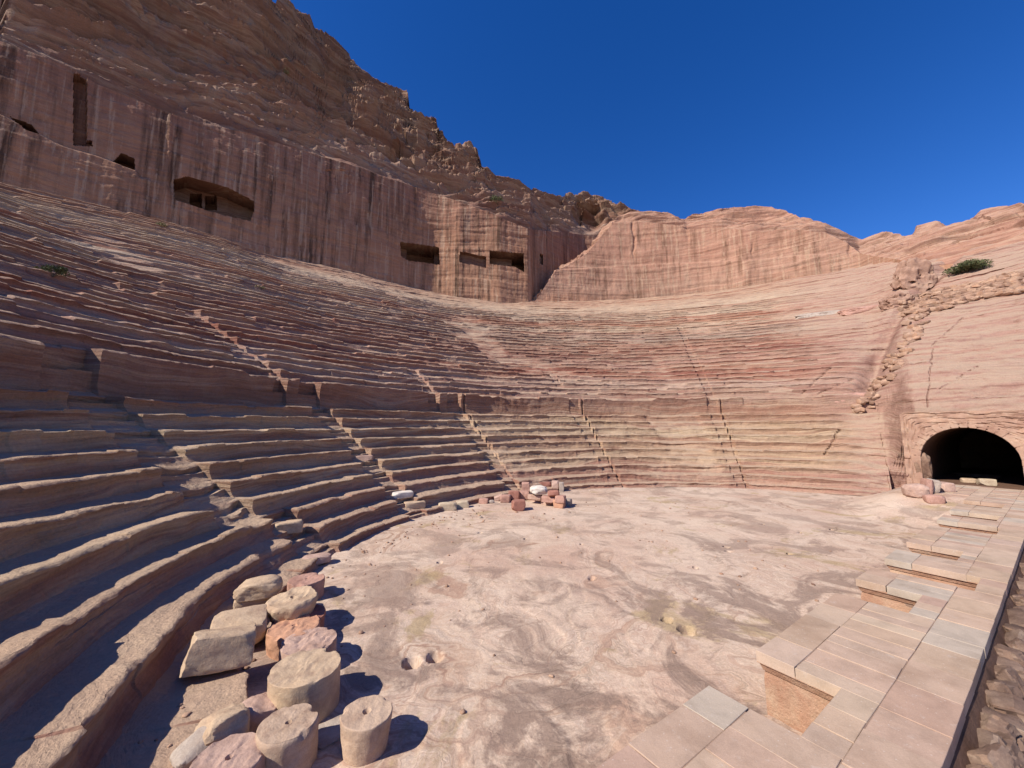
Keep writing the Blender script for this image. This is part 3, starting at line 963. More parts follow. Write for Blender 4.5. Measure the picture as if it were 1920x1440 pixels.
def left_side():
    a_b, e_b = azel(LB); a_t, e_t = azel(LT); a_s, e_s = azel(LSKY)
    a0 = rad(-86); a1 = azel([(1215, 440)])[0][0]
    az = np.concatenate([np.radians(np.linspace(-86, -56, 90, endpoint=False)), np.linspace(rad(-56), a1, 1050)])
    aend = a_b[-1]
    tb = np.interp(az, LP_AZ, LP_T)
    t990 = np.interp(aend, az, tb)
    extra = np.interp(az, azel([(989, 500), (994, 500), (1003, 500), (1095, 500), (1200, 500)])[0], [0, .5, 4.0, 18, 24])
    tb = np.where(az > aend, t990 + extra, tb)
    tb = smooth1(tb, 2)
    out = az < azel([(0, 40)])[0][0]
    dg = np.degrees(az)
    zb = np.where(az > aend, LP_Z[-1], np.interp(az, LP_AZ, LP_Z)) - .4
    et = np.interp(az, a_t, e_t); es = np.interp(az, a_s, e_s)
    tt = tb + .5
    zt = CAMH + et * tt * np.cos(az)
    # unseen headland beyond the left edge, brought down so sunlight reaches the seats
    z_edge = zt[~out][0]; zb_edge = zb[~out][0]
    ed = np.degrees(az[~out][0])
    zt = np.where(out, np.interp(dg, [-86, -80, -74, -70, ed], [3, 10, 24, z_edge - 2, z_edge]), zt)
    zb = np.where(out, np.minimum(zb_edge, zt - 2), zb)
    sl = np.interp(dg, [-100, -52, -38, -28, -14, -3, 6, 14], [2.0, 3.0, 2.6, 1.6, 1.35, 1.15, 1.1, 1.0])
    zsk = es * np.cos(az)
    ridge = np.where(dg < ed, np.interp(dg, [-86, -80, -75, -71, -65, ed], [5, 16, 36, 54, 74, 90]), np.nan)
    def extras(u, v):
        d = np.zeros_like(u)
        # lower course stands proud at the far left
        led = np.interp(u, [-200, 0, 120, 180, 255, 262], [190, 216, 277, 293, 322, 335])
        d -= .55 * sstep(-3, 3, v - led) * sstep(290, 250, u)
        # tall upright slot
        d += 1.6 * ((u > 138) & (u < 163) & (v > 140) & (v < 272))
        # raised rib by the large opening
        d -= .25 * np.exp(-((u - 316 + (v - 300) * .05) / 5.0) ** 2) * (v > 215)
        # rough recut patch
        d += .25 * ((u > 610) & (u < 655) & (v > 318) & (v < 362)) * (.6 + .4 * vn(u * .12, v * .12, 0 * u, 8))
        # horizontal quarry ledge
        lg = np.interp(u, [560, 780, 870, 990], [380, 428, 432, 445])
        d -= .16 * sstep(2, -2, v - lg) * (u > 780)
        return d
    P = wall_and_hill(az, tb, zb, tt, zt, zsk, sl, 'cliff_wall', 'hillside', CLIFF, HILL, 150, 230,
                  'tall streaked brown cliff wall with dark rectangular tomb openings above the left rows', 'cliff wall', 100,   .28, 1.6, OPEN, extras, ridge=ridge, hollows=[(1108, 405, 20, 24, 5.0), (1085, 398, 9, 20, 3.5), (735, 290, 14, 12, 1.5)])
left_side()

RB = [(990, 570), (1005, 567), (1100, 562), (1228, 551), (1313, 541), (1399, 533), (1527, 512), (1612, 492), (1700, 500), (1760, 508), (1830, 502), (1920, 488), (2100, 470)]
RT = [(990, 572), (1003, 566), (1015, 548), (1027, 531), (1040, 511), (1070, 494), (1100, 476), (1112, 462), (1127, 442), (1151, 418), (1190, 415), (1271, 423), (1288, 430), (1356, 426), (1433, 435), (1484, 430), (1548, 436), (1591, 457), (1612, 476), (1700, 490), (1760, 498), (1830, 492), (1920, 478), (2100, 455)]
RSKY = [(990, 570), (1003, 563), (1015, 545), (1027, 528), (1040, 507), (1070, 490), (1100, 470), (1112, 452), (1127, 432), (1143, 414), (1160, 405), (1181, 399), (1211, 401), (1245, 398), (1262, 403), (1275, 412), (1284, 413), (1310, 405), (1339, 399), (1399, 390), (1450, 391), (1485, 399), (1510, 408), (1540, 418), (1570, 429), (1600, 441), (1617, 446), (1630, 441), (1655, 436), (1689, 441), (1698, 444), (1711, 441), (1719, 425), (1740, 420), (1758, 416), (1775, 424),
        (1800, 416), (1826, 408), (1839, 397), (1860, 392), (1890, 388), (1920, 389), (2000, 384), (2300, 350)]

def right_side():
    a_b, e_b = azel(RB); a_t, e_t = azel(RT); a_s, e_s = azel(RSKY)
    az = np.concatenate([np.linspace(a_b[0], rad(55), 950), np.radians(np.linspace(55.5, 80, 60))])
    cl = np.clip(az, a_b[0], a_b[-1])
    tb = smooth1(solve_base(cl, np.interp(cl, a_b, e_b)), 8)
    Rr = np.hypot(tb * np.sin(az) - CC[0], tb * np.cos(az) - CC[1])
    zb = UP_Z + (np.minimum(Rr, 63) - UP_R) * UPS
    et = np.interp(az, a_t, e_t)
    tt = tb + .5 + np.maximum(0, et - np.interp(az, a_b, e_b)) * 3
    zt = CAMH + et * tt * np.cos(az)
    es = np.interp(az, a_s, e_s)
    sl = np.interp(np.degrees(az), [3, 12, 30, 42, 55, 80], [1.2, 1.1, .95, .8, .8, .8])
    def extras(u, v):
        d = np.zeros_like(u)
        for uc, w_, dp, va, vb in ((1188, 2.5, .35, 415, 480), (1410, 2, .2, 455, 480), (1592, 3, .35, 440, 480), (1288, 4, .25, 425, 450)):
            d += dp * np.exp(-((u - uc + 2.5 * vn(u * 0, v * .11, 0 * v, 3)) / w_) ** 2) * sstep(va - 4, va + 6, v) * sstep(vb + 8, vb - 8, v)
        lg = np.interp(u, [1005, 1190, 1400, 1620], [510, 497, 488, 470])
        d -= .22 * sstep(-2, 2, v - lg)
        return d
    wall_and_hill(az, tb, zb, tt, zt, es * np.cos(az), sl, 'cliff_wall', 'hillside', SPUR, SPUR_H, 110, 150,
                  'sunlit orange cliff wall with pale vertical streaks, cut into the domed spur at the back', 'cliff wall', 300, .30, .62, (), extras, bench=.6, maxrun=30)
SPUR_H = rock('spur_top_sandstone', [(15, C_PINK), (22, C_PINK), (28, (0.42, 0.22, 0.16)), (34, (0.43, 0.25, 0.19)), (40, C_PINK)], 14, 44, warp=1.2, band=0.5, dust=.15, bumps=.7)
right_side()

# ------------------------------------------------------------------ stage platform
NICHES = [(5.52, 6.95, 2.08), (10.72, 12.06, 2.05), (13.32, 14.56, 1.46), (15.85, 17.15, 1.98), (20.7, 22.16, 1.62), (23.6, 24.98, 1.8), (27.55, 28.95, 1.9)]
S0, S1, N0, N1 = 2.3, 36.4, 1.05, 3.15
ZP = 0.95
TINTS = [(0.46, 0.335, 0.265), (0.44, 0.315, 0.255), (0.48, 0.36, 0.285), (0.41, 0.28, 0.225), (0.44, 0.345, 0.285), (0.45, 0.325, 0.25), (0.50, 0.39, 0.31), (0.39, 0.26, 0.21)]

def stage():
    rng = random.Random(11)
    st = empty('stage_platform', T(12, 2, 0), 'low stage paved in rose and beige slabs with niches along its front edge', 'stage')
    verts, faces, tint = [], [], []
    def slab(s0, s1, n0, n1, th=.16):
        g = .005
        zt = ZP + rng.uniform(-.008, .008)
        tl = [rng.uniform(-.010, .010) for _ in range(2)]
        c = .005
        base = len(verts)
        j = lambda: rng.uniform(-.007, .004)
        cor = [(s0 + g + j(), n0 + g + j()), (s1 - g + j(), n0 + g + j()), (s1 - g + j(), n1 - g + j()), (s0 + g + j(), n1 - g + j())]
        mid = ((s0 + s1) / 2, (n0 + n1) / 2)
        rings = []
        for ins, zz in ((0, zt - th), (0, zt - c), (c, zt)):
            ring = []
            for (a, b) in cor:
                aa = a + (ins if a < mid[0] else -ins); bb = b + (ins if b < mid[1] else -ins)
                verts.append(T(aa, bb, zz + tl[0] * (aa - mid[0]) + tl[1] * (bb - mid[1])))
                ring.append(len(verts) - 1)
            rings.append(ring)
        col = list(rng.choice(TINTS))
        v = rng.uniform(.93, 1.05)
        grey = rng.random() < .09
        if grey:
            col = [.45, .37, .30]
        col = [x * v * .5 + .5 * y + rng.uniform(-.006, .006) for x, y in zip(col, (.485, .345, .25))]
        if grey:
            col = [.45, .37, .30]
        for r in range(2):
            for k in range(4):
                faces.append((rings[r][k], rings[r][(k + 1) % 4], rings[r + 1][(k + 1) % 4], rings[r + 1][k])); tint.append(col)
        faces.append(tuple(rings[2])); tint.append(col)
    def column(n0, n1, lo, hi, s_from, s_to, level):
        br = {s_from, s_to}
        for a, b, nb in NICHES:
            if nb < n1:
                for q in (a, b):
                    if s_from < q < s_to:
                        br.add(q)
        br = sorted(br)
        for a, b in zip(br[:-1], br[1:]):
            L = b - a
            m = max(1, round(L / rng.uniform(lo, hi)))
            cuts = [a]
            for i in range(1, m):
                cuts.append(a + L * (i + rng.uniform(-.22, .22)) / m)
            cuts.append(b)
            for c0, c1 in zip(cuts[:-1], cuts[1:]):
                nn = n1
                for x, y, nb in NICHES:
                    if x - .01 <= c0 and c1 <= y + .01:
                        nn = min(nn, nb)
                if nn > n0 + .06:
                    slab(c0, c1, n0, nn)
    column(1.06, 1.69, .6, 1.0, S0, S1, 0)
    column(1.69, 2.62, .38, .75, S0, S1, 1)
    column(2.62, N1, .6, 1.1, S0, S1, 2)
    for i in range(4):
        column(3.15 + i * .62, 3.15 + (i + 1) * .62, .5, 1.0, 31.2, S1, 3)
    o = mesh_obj('paving', verts, faces, PAVE, st, smooth=0)
    at = o.data.color_attributes.new('tint', 'FLOAT_COLOR', 'CORNER')
    k = 0
    for p, c in zip(o.data.polygons, tint):
        for li in p.loop_indices:
            at.data[li].color = (*c, 1)
    # mortar bed below the slabs
    verts2, faces2 = [], []
    def box(s0, s1, n0, n1, z0, z1, V, F):
        b = len(V)
        for zz in (z0, z1):
            for a, c in ((s0, n0), (s1, n0), (s1, n1), (s0, n1)):
                V.append(T(a, c, zz))
        F += [(b, b + 3, b + 2, b + 1), (b + 4, b + 5, b + 6, b + 7)] + [(b + i, b + (i + 1) % 4, b + 4 + (i + 1) % 4, b + 4 + i) for i in range(4)]
    br = sorted({S0 + .05, S1} | {q for a, b, _ in NICHES for q in (a, b)})
    for a, b in zip(br[:-1], br[1:]):
        nn = N1 - .1
        for x, y, nb in NICHES:
            if x - .01 <= a and b <= y + .01:
                nn = nb - .1
        box(a + (.1 if nn > 2.7 else -.1), b - (.1 if nn > 2.7 else -.1), N0 + .06, nn, .6, ZP - .012, verts2, faces2)
    box(31.3, S1 - .02, 3.06, 5.6, .5, ZP - .0125, verts2, faces2)
    mesh_obj('mortar_bed', verts2, faces2, M_MORTAR, st, smooth=0)
    # front wall: cornice and body follow the niches
    path = [(S0, N0 + .1), (S0, N1)]
    for a, b, nb in NICHES:
        path += [(a, N1), (a, nb), (b, nb), (b, N1)]
    path += [(S1, N1)]
    path = np.array(path)
    # densify
    pts, nor = [], []
    for p, q in zip(path[:-1], path[1:]):
        L = np.hypot(*(q - p)); m = max(2, int(L / .09))
        for i in range(m):
            pts.append(p + (q - p) * i / m); nor.append((q - p) / L)
    pts = np.array(pts); nor = np.array(nor)
    nrm = np.stack([-nor[:, 1], nor[:, 0]], -1)
    # a corner takes both neighbours' offsets
    nb2 = nrm.copy()
    for i in range(1, len(pts)):
        if abs(np.dot(nor[i], nor[i - 1])) < .5:
            nb2[i] = nrm[i] + nrm[i - 1]
    prof = [(-.10, -.4), (-.085, 0.0), (-.085, .30), (-.085, .55), (-.09, .655), (-.125, .66), (-.125, .672), (-.07, .675), (-.045, .74), (-.012, .82), (-.004, ZP - .165)]
    V = []
    for off, zz in prof:
        row = pts + nb2 * off
        r = np.array([T(a, b, zz) for a, b in row])
        V.append(r)
    V = np.array(V)
    n_ = fbm(V[..., 0] * 3, V[..., 1] * 3, V[..., 2] * 3, 4, 7) * .02 + .018 * np.tanh(3 * vn(V[..., 0] * 1.4, V[..., 1] * 1.4, V[..., 2] * 2.2, 8))
    wn = np.array([T(a, b, 0) for a, b in nb2])
    amp = np.array([1, 1, 1.2, 1.2, .8, .2, .2, .3, .4, .2, 0])[:, None]
    V = V + wn[None] * (n_ * amp)[..., None]
    fast_mesh('front_wall', V, grid_faces(len(prof), len(pts), flip=True), FRONT, st, smooth=40)
FRONT = stone_mat('front_wall_stone', (0.46, 0.27, 0.185), (0.36, 0.20, 0.135), (0.53, 0.39, 0.28), sc=.5, bumps=1.0)
stage()

# ------------------------------------------------------------------ stones
def cube_sphere(n):
    g = np.linspace(-1, 1, n + 1)
    vid, V, F = {}, [], []
    def idx(p):
        k = tuple(np.round(p, 5))
        if k not in vid:
            vid[k] = len(V); V.append(p)
        return vid[k]
    for ax in range(3):
        for sg in (-1, 1):
            for i in range(n):
                for j in range(n):
                    q = []
                    for (a, b) in ((i, j), (i + 1, j), (i + 1, j + 1), (i, j + 1)):
                        p = [0, 0, 0]
                        p[ax] = sg; p[(ax + 1) % 3] = g[a]; p[(ax + 2) % 3] = g[b]
                        q.append(idx(p))
                    F.append(q if sg > 0 else q[::-1])
    return np.array(V, float), np.array(F)
CS = {n: cube_sphere(n) for n in (3, 5, 9, 16, 30)}

def stone(size, seed, res=9, boxy=5.0, rough=.05, cuts=3, cutmin=.72, pits=0.0):
    V, F = CS[res]
    D = V / np.linalg.norm(V, axis=1)[:, None]
    r = (np.abs(D) ** boxy).sum(1) ** (-1 / boxy)
    P = D * r[:, None]
    rg = np.random.RandomState(seed)
    for c in range(cuts):
        n = rg.normal(size=3); n /= np.linalg.norm(n)
        lim = rg.uniform(cutmin, 1.0) * np.max(P @ n)
        ex = np.maximum(0, P @ n - lim)
        P = P - ex[:, None] * n
    o = rg.uniform(0, 90, 3)
    for c in range(cuts * 2):
        n = rg.normal(size=3); n /= np.linalg.norm(n)
        lim = rg.uniform(.86, .96) * np.max(P @ n)
        P = P - np.maximum(0, P @ n - lim)[:, None] * n
    n1 = fbm(P[:, 0] * 1.4 + o[0], P[:, 1] * 1.4 + o[1], P[:, 2] * 1.4 + o[2], 4, seed)
    n2 = fbm(P[:, 0] * 4 + o[0], P[:, 1] * 4 + o[1], P[:, 2] * 4 + o[2], 3, seed + 5)
    P = P * (1 + rough * 1.6 * n1 + rough * .7 * n2)[:, None]
    if pits:
        d1, d2, cid = cells(P[:, 0] * 2.1 + o[0], P[:, 1] * 2.1 + o[1], P[:, 2] * 2.6 + o[2], seed + 9)
        P = P * (1 - pits * sstep(.5, .12, d1) * (cid > .35))[:, None]
    return P * (np.array(size) / 2), F

def rotz(P, a):
    c, s_ = math.cos(a), math.sin(a)
    return np.stack([P[:, 0] * c - P[:, 1] * s_, P[:, 0] * s_ + P[:, 1] * c, P[:, 2]], -1)

def roty(P, a):
    c, s_ = math.cos(a), math.sin(a)
    return np.stack([P[:, 0] * c + P[:, 2] * s_, P[:, 1], -P[:, 0] * s_ + P[:, 2] * c], -1)

def rotx(P, a):
    c, s_ = math.cos(a), math.sin(a)
    return np.stack([P[:, 0], P[:, 1] * c - P[:, 2] * s_, P[:, 1] * s_ + P[:, 2] * c], -1)

from mathutils.bvhtree import BVHTree
from mathutils import Vector
DG = bpy.context.evaluated_depsgraph_get()
TREES = []
for o_ in bpy.data.objects:
    if o_.type == 'MESH' and o_.name.split('.')[0] in ('kerb', 'seat_row', 'orchestra_floor', 'paving', 'rock_slope', 'podium_wall'):
        TREES.append(BVHTree.FromPolygons([v.co for v in o_.data.vertices], [p.vertices for p in o_.data.polygons]))

def cast(o, d):
    best = None
    for t in TREES:
        h = t.ray_cast(Vector(o), Vector(d).normalized(), 200)
        if h[0] is not None and (best is None or h[3] < best[1]):
            best = (h[0], h[3])
    return best[0] if best else None

def hit(u, v):
    return cast((0, 0, CAMH), tuple(ray(u, v)))

def ground_z(x, y, top=6.0):
    h = cast((x, y, top), (0, 0, -1))
    return h.z if h is not None else 0.0

def block(label, cat, u, v, wpx, hpx, dep, mat, name='stone_block', rot=0.0, tilt=(0, 0), zb=None, seed=1, res=9, boxy=16, rough=.018, cuts=5, group=None, cutmin=.78, sink=.03, pits=0.0):
    """front foot centre at pixel (u, v): wpx wide, hpx high there, dep metres deep"""
    if zb is None:
        h = hit(u, v)
        p = np.array(h)
    else:
        p = onz(u, v, zb)
    Y = p[1]
    k = Y / FPX
    w, hh = wpx * k, hpx * k
    a = math.atan2(p[0], p[1])
    w = w * math.cos(a) if False else w
    c = p + np.array([math.sin(a), math.cos(a), 0]) * dep / 2
    if zb is None:
        zg = min(ground_z(c[0], c[1], p[2] + 1.5), p[2] + .25)
        zbase = min(p[2], zg)
    else:
        zbase = zb
    P, F = stone((w, dep, hh), seed, res, boxy, rough, cuts, cutmin, pits)
    P = rotx(roty(P, tilt[0]), tilt[1])
    P = rotz(P, -a * .6 + rot)
    P[:, 2] -= P[:, 2].min() + sink
    o = mesh_obj(name, P, F, mat, smooth=24)
    o.location = (c[0], c[1], zbase)
    return tag(o, label, cat, group)

BL = 'loose blocks at the edge of the orchestra'
block('cream block with a broken corner, larger of the pale pair below the stairs', 'stone block', 839, 958, 33, 14, .55, M_CREAM, seed=3, rot=.1, group=BL)
block('cream block butted against the right side of the broken-cornered one', 'stone block', 867, 953, 23, 13, .45, M_CREAM, seed=4, rot=.1, group=BL)
block('small rose block lying alone left of the brick-like pile', 'stone block', 907, 945, 17, 10, .35, M_ROSE, seed=5, rot=-.2, group=BL)
block('little grey rounded stone beside the small rose block', 'stone', 922, 944, 10, 7, .22, M_GREY, 'loose_stone', seed=6, boxy=3, res=5, group=BL)
block('slanting beige wedge stone leaning on the brown block', 'stone block', 935, 940, 17, 9, .5, M_PINKY, seed=7, tilt=(-.3, 0), group=BL)
block('brown weathered block left of the two joined red blocks', 'stone block', 948, 943, 19, 14, .5, M_ROSE, seed=8, group=BL)
block('left one of the two joined dark red blocks on the kerb', 'stone block', 964, 940, 21, 18, .5, M_RED, seed=9, group=BL)
block('right one of the two joined dark red blocks, more cracked', 'stone block', 983, 938, 17, 17, .5, M_ROSE, seed=10, rough=.05, group=BL)
block('dark red cube standing alone on the floor in front of the pile', 'stone block', 972, 959, 25, 19, .6, M_RED, seed=11, rot=.15, rough=.04, group=BL)
PL = 'blocks of the collapsed pile'
block('pink block at the left end of the pile, bottom course', 'stone block', 1006, 941, 26, 10, .55, M_PINKY, seed=12, rot=-.5, group=PL)
block('pink block in the middle of the bottom course of the pile', 'stone block', 1028, 947, 26, 10, .55, M_PINKY, seed=13, rot=-.5, group=PL)
block('bright orange block at the right front of the pile', 'stone block', 1049, 953, 20, 15, .6, M_ORANGE, seed=14, rot=-.3, group=PL)
block('grey block behind the bright orange block at the right end of the pile', 'stone block', 1064, 949, 15, 13, .5, M_GREY, seed=15, rot=-.3, group=PL)
block('long pale block of the second course at the left of the pile', 'stone block', 1004, 938, 26, 10, .5, M_PINKY, seed=16, rot=-.4, zb=.30, group=PL)
block('rose block of the second course in the middle of the pile', 'stone block', 1031, 942, 28, 11, .55, M_ROSE, seed=17, rot=-.4, zb=.30, group=PL)
block('brownish block of the second course at the right of the pile', 'stone block', 1051, 943, 18, 13, .5, M_ROSE, seed=18, rot=-.3, zb=.36, group=PL)
block('red rounded block lying on top of the pile', 'stone block', 1038, 931, 22, 11, .5, M_RED, seed=19, boxy=4, zb=.66, group=PL)
block('white crumbling chunk on top of the pile', 'stone', 1010, 929, 32, 16, .8, M_WHITE, 'loose_stone', seed=20, boxy=3, rough=.12, zb=.62, group=PL)
block('upright brown block standing left behind the white chunk', 'stone block', 986, 922, 15, 17, .4, M_ROSE, seed=21, group=PL)
block('upright cream block standing behind the red rounded block', 'stone block', 1041, 918, 13, 16, .35, M_PINKY, seed=22, group=PL)
block('narrow upright grey block at the back right corner of the pile', 'stone block', 1053, 922, 9, 17, .35, M_GREY, seed=23, group=PL)
block('flat dark red block lying behind the white chunk', 'stone block', 1021, 912, 24, 8, .5, M_RED, seed=24, group=PL)
SB = 'cut step blocks on the lower rows'
block('grey-tan step block on the kerb below the white step', 'stone step', 776, 954, 38, 13, .7, M_TAN, 'stone_step', seed=25, rot=.4, group=SB)
block('white-topped step block on the row above the kerb', 'stone step', 753, 935, 38, 12, .7, M_WHITE, 'stone_step', seed=26, rot=.4, group=SB)
block('tan step block where two lit rows meet, upper of the left pair', 'stone step', 537, 1001, 50, 20, .6, M_TAN, 'stone_step', seed=27, rot=.3, rough=.05, group=SB)
block('low worn step block on the kerb near the drums, lower of the left pair', 'stone step', 592, 1046, 50, 16, .5, M_PINKY, 'stone_step', seed=28, rot=.3, rough=.06, boxy=5, group=SB)
block('pale cube on the fourth row between the two stairways', 'stone step', 682, 864, 32, 10, .5, M_PINKY, 'stone_step', seed=29, group=SB)
block('small dark pebble alone on the floor, left of the dark red cube', 'stone', 901, 972, 7, 5, .12, M_GREY, 'loose_stone', seed=31, boxy=3, res=5)
block('tiny dark pebble nearest the dark red cube', 'stone', 917, 974, 6, 3, .1, M_GREY, 'loose_stone', seed=32, boxy=3, res=5)

DB = 'fallen stones on the ledge behind the drums'
block('rounded tan boulder resting on a flat block, farthest of the ledge stones', 'stone', 482, 1130, 74, 34, .7, M_TAN, 'loose_stone', seed=33, boxy=3.4, rough=.08, res=16, zb=.60, rot=.2, cuts=5, group=DB, cutmin=.6)
block('flat-topped tan block under the rounded boulder', 'stone block', 478, 1152, 62, 30, .75, M_TAN, seed=34, res=16, rough=.03, rot=.15, cuts=3, group=DB)
block('ridged narrow tan slab lying behind the large sloping block', 'stone block', 462, 1182, 62, 26, .4, M_TAN, seed=35, res=16, rough=.09, boxy=5, rot=.15, group=DB)
block('broad block with a smooth sloping top in the middle of the ledge', 'stone block', 445, 1216, 84, 38, .75, M_TAN, seed=36, res=16, rough=.03, rot=.2, tilt=(.05, .15), cuts=4, group=DB)
block('big wedge-shaped block with a rough chiselled face, nearest of the ledge blocks', 'stone block', 408, 1272, 104, 62, .55, M_TAN, seed=37, res=16, rough=.05, rot=.25, tilt=(.1, -.25), cuts=6, cutmin=.62, group=DB)
block('rough tan stone half in shade at the bottom left, above the lowest drum', 'stone', 418, 1404, 78, 52, .5, M_TAN, 'loose_stone', seed=38, res=16, boxy=3.2, rough=.10, rot=.5, cuts=5, cutmin=.6, sink=.1, group=DB)
block('lower dark slab leaning left of the rough tan stone', 'stone', 372, 1428, 80, 30, .4, M_GREY, 'loose_stone', seed=39, res=9, boxy=4, rough=.08, rot=.7, tilt=(-.3, 0), sink=.1, group=DB)
block('flaking ledge stone between the rough tan stone and the big cream drum', 'stone', 478, 1392, 58, 62, .5, M_PINKY, 'loose_stone', seed=40, res=16, boxy=5, rough=.07, rot=.3, cuts=5, sink=.12, group=DB)
block('flat grey flagstone on the floor between the two nearest drums', 'flagstone', 622, 1396, 62, 9, .5, M_GREY, 'flagstone', seed=41, res=16, boxy=7, rough=.05, rot=.5, cuts=4, group=DB, sink=.04)

# ------------------------------------------------------------------ column drums
def drum(label, u, v, half, h, mat, zb=0.0, flare=1.0, tilt=(0, 0), hole=0.0, seed=1, tool=.012, dent=.03, edge=.03, bite=None, top_slant=0.0):
    """(u, v) = centre of the upper face, half = its half width in the picture"""
    p = onz(u, v, zb + h)
    r = half * p[1] / FPX * .97
    zg = zb if zb else ground_z(p[0], p[1], 2.0)
    nseg = 72
    th = np.linspace(0, 2 * math.pi, nseg, endpoint=False)
    prof = []                      # radius factor, height
    hh = zb + h - zg + .04
    m = 16
    for i in range(m):
        k = i / (m - 1)
        prof.append((flare + (1 - flare) * k, -.04 + (hh - edge) * k))
    for q in (.3, .6, 1.0):
        prof.append((1 - edge * .8 * (1 - math.cos(q * 1.57)) / r * .5, -.04 + hh - edge + edge * math.sin(q * 1.57)))
    for q in np.linspace(.94, .0, 17)[:-1]:
        prof.append((q, -.04 + hh))
    R_ = np.array([a for a, b in prof])[:, None] * r; Z_ = np.array([b for a, b in prof])[:, None] + 0 * th[None]
    istop = (np.arange(len(prof)) >= m + 2)[:, None]
    X, Y = R_ * np.cos(th), R_ * np.sin(th)
    o = seed * 13.7
    side = dent * fbm(X * 2.5 + o, Y * 2.5, Z_ * 2.5, 4, seed) + .4 * dent * fbm(X * 9 + o, Y * 9, Z_ * 9, 3, seed + 1)
    k = np.where(istop, R_ / r, 1.0)
    low = dent * .8 * fbm(np.cos(th) * 1.2 + o, np.sin(th) * 1.2, 0 * th, 3, seed + 2)[None]
    X = X + np.cos(th) * (side + low) * k; Y = Y + np.sin(th) * (side + low) * k
    topn = fbm(X * 16 + o, Y * 5, 0 * X, 3, seed + 3) * tool + .6 * tool * fbm(X * 5 + o, Y * 5, 0 * X, 3, seed + 4)
    Z_ = Z_ + np.where(istop, topn, topn * (Z_ / hh) ** 4)
    Z_ = Z_ + (X * math.cos(.6) + Y * math.sin(.6)) * top_slant * np.clip(Z_ / hh, 0, 1) ** 2
    if hole:
        d = np.hypot(X - .0 * r, Y)
        Z_ = Z_ - np.where(istop, sstep(hole, hole * .45, d) * .10, 0)
    rgd = np.random.RandomState(seed + 70)
    bite = list(bite or []) + [(rgd.uniform(0, 6.28), rgd.uniform(.9, 1.0), rgd.uniform(.05, .12)) for _ in range(3)]
    if bite:
        for (ba, bz, br) in bite:
            bx, by = math.cos(ba) * r, math.sin(ba) * r
            dd = np.sqrt((X - bx) ** 2 + (Y - by) ** 2 + (Z_ - bz * hh) ** 2)
            f = sstep(br, br * .3, dd) * .75
            X = X * (1 - f * .16); Y = Y * (1 - f * .16)
            Z_ = Z_ - f * br * .3 * (Z_ > hh * .6)
    V = np.stack([X, Y, Z_], -1)
    nr = len(prof)
    verts = V.reshape(-1, 3).tolist()
    faces = []
    for i in range(nr - 1):
        for j in range(nseg):
            faces.append((i * nseg + j, i * nseg + (j + 1) % nseg, (i + 1) * nseg + (j + 1) % nseg, (i + 1) * nseg + j))
    c = len(verts)
    verts.append((0, 0, float(V[-1, :, 2].mean())))
    for j in range(nseg):
        faces.append(((nr - 1) * nseg + j, (nr - 1) * nseg + (j + 1) % nseg, c))
    faces.append(tuple(range(nseg - 1, -1, -1)))
    P = rotx(roty(np.array(verts), tilt[0]), tilt[1])
    ob = mesh_obj('column_drum', P, faces, mat, smooth=45)
    ob.location = (p[0], p[1], zg)
    return tag(ob, label, 'column drum', 'fallen column drums along the kerb')

pi = math.pi
drum('red column drum at the far end of the row, beside the end of the kerb', 575, 1085, 30, .52, M_ROSE, seed=1, hole=.05, tool=.01, bite=[(-1.6, .9, .12)], flare=1.0)
drum('broken tan drum with an overhanging tilted top and a narrow foot', 549, 1119, 43, .74, M_TAN, seed=2, hole=.05, flare=.5, dent=.07, tool=.03, edge=.08, top_slant=.10)
drum('dark red drum with a worn hollowed top behind the orange drum', 563, 1152, 43, .42, M_RED, seed=3, dent=.05, tool=.03, edge=.05, flare=.97)
drum('orange drum with a wavy worn top, in front of the dark red drum', 552, 1173, 43, .46, M_ORANGE, seed=4, hole=.04, dent=.045, tool=.025, edge=.05, flare=.97)
drum('pink drum with a coarsely chiselled top behind the largest drum', 579, 1200, 46, .46, M_PINKY, seed=5, tool=.030, dent=.02, edge=.012)
drum('largest drum, honey coloured with a finely picked flat top', 573, 1249, 58, .62, M_TAN, seed=6, tool=.016, dent=.014, edge=.012, bite=[(pi * 1.12, .75, .16), (pi * 1.15, .1, .14)])
drum('tapering beige drum with a small hole in its rounded top, at the bottom edge', 541, 1354, 50, .52, M_BEIGE, seed=7, hole=.035, flare=.93, dent=.03, edge=.07)
drum('rough pinkish drum cut by the bottom edge, lowest and leftmost', 430, 1420, 58, .46, M_PINKY, seed=8, hole=.04, tool=.022, dent=.03, edge=.04)
drum('free-standing tan drum with a square hole in its top, set apart on the floor', 688, 1334, 44, .47, M_BEIGE, seed=9, hole=.055, flare=.84, dent=.02, edge=.03)

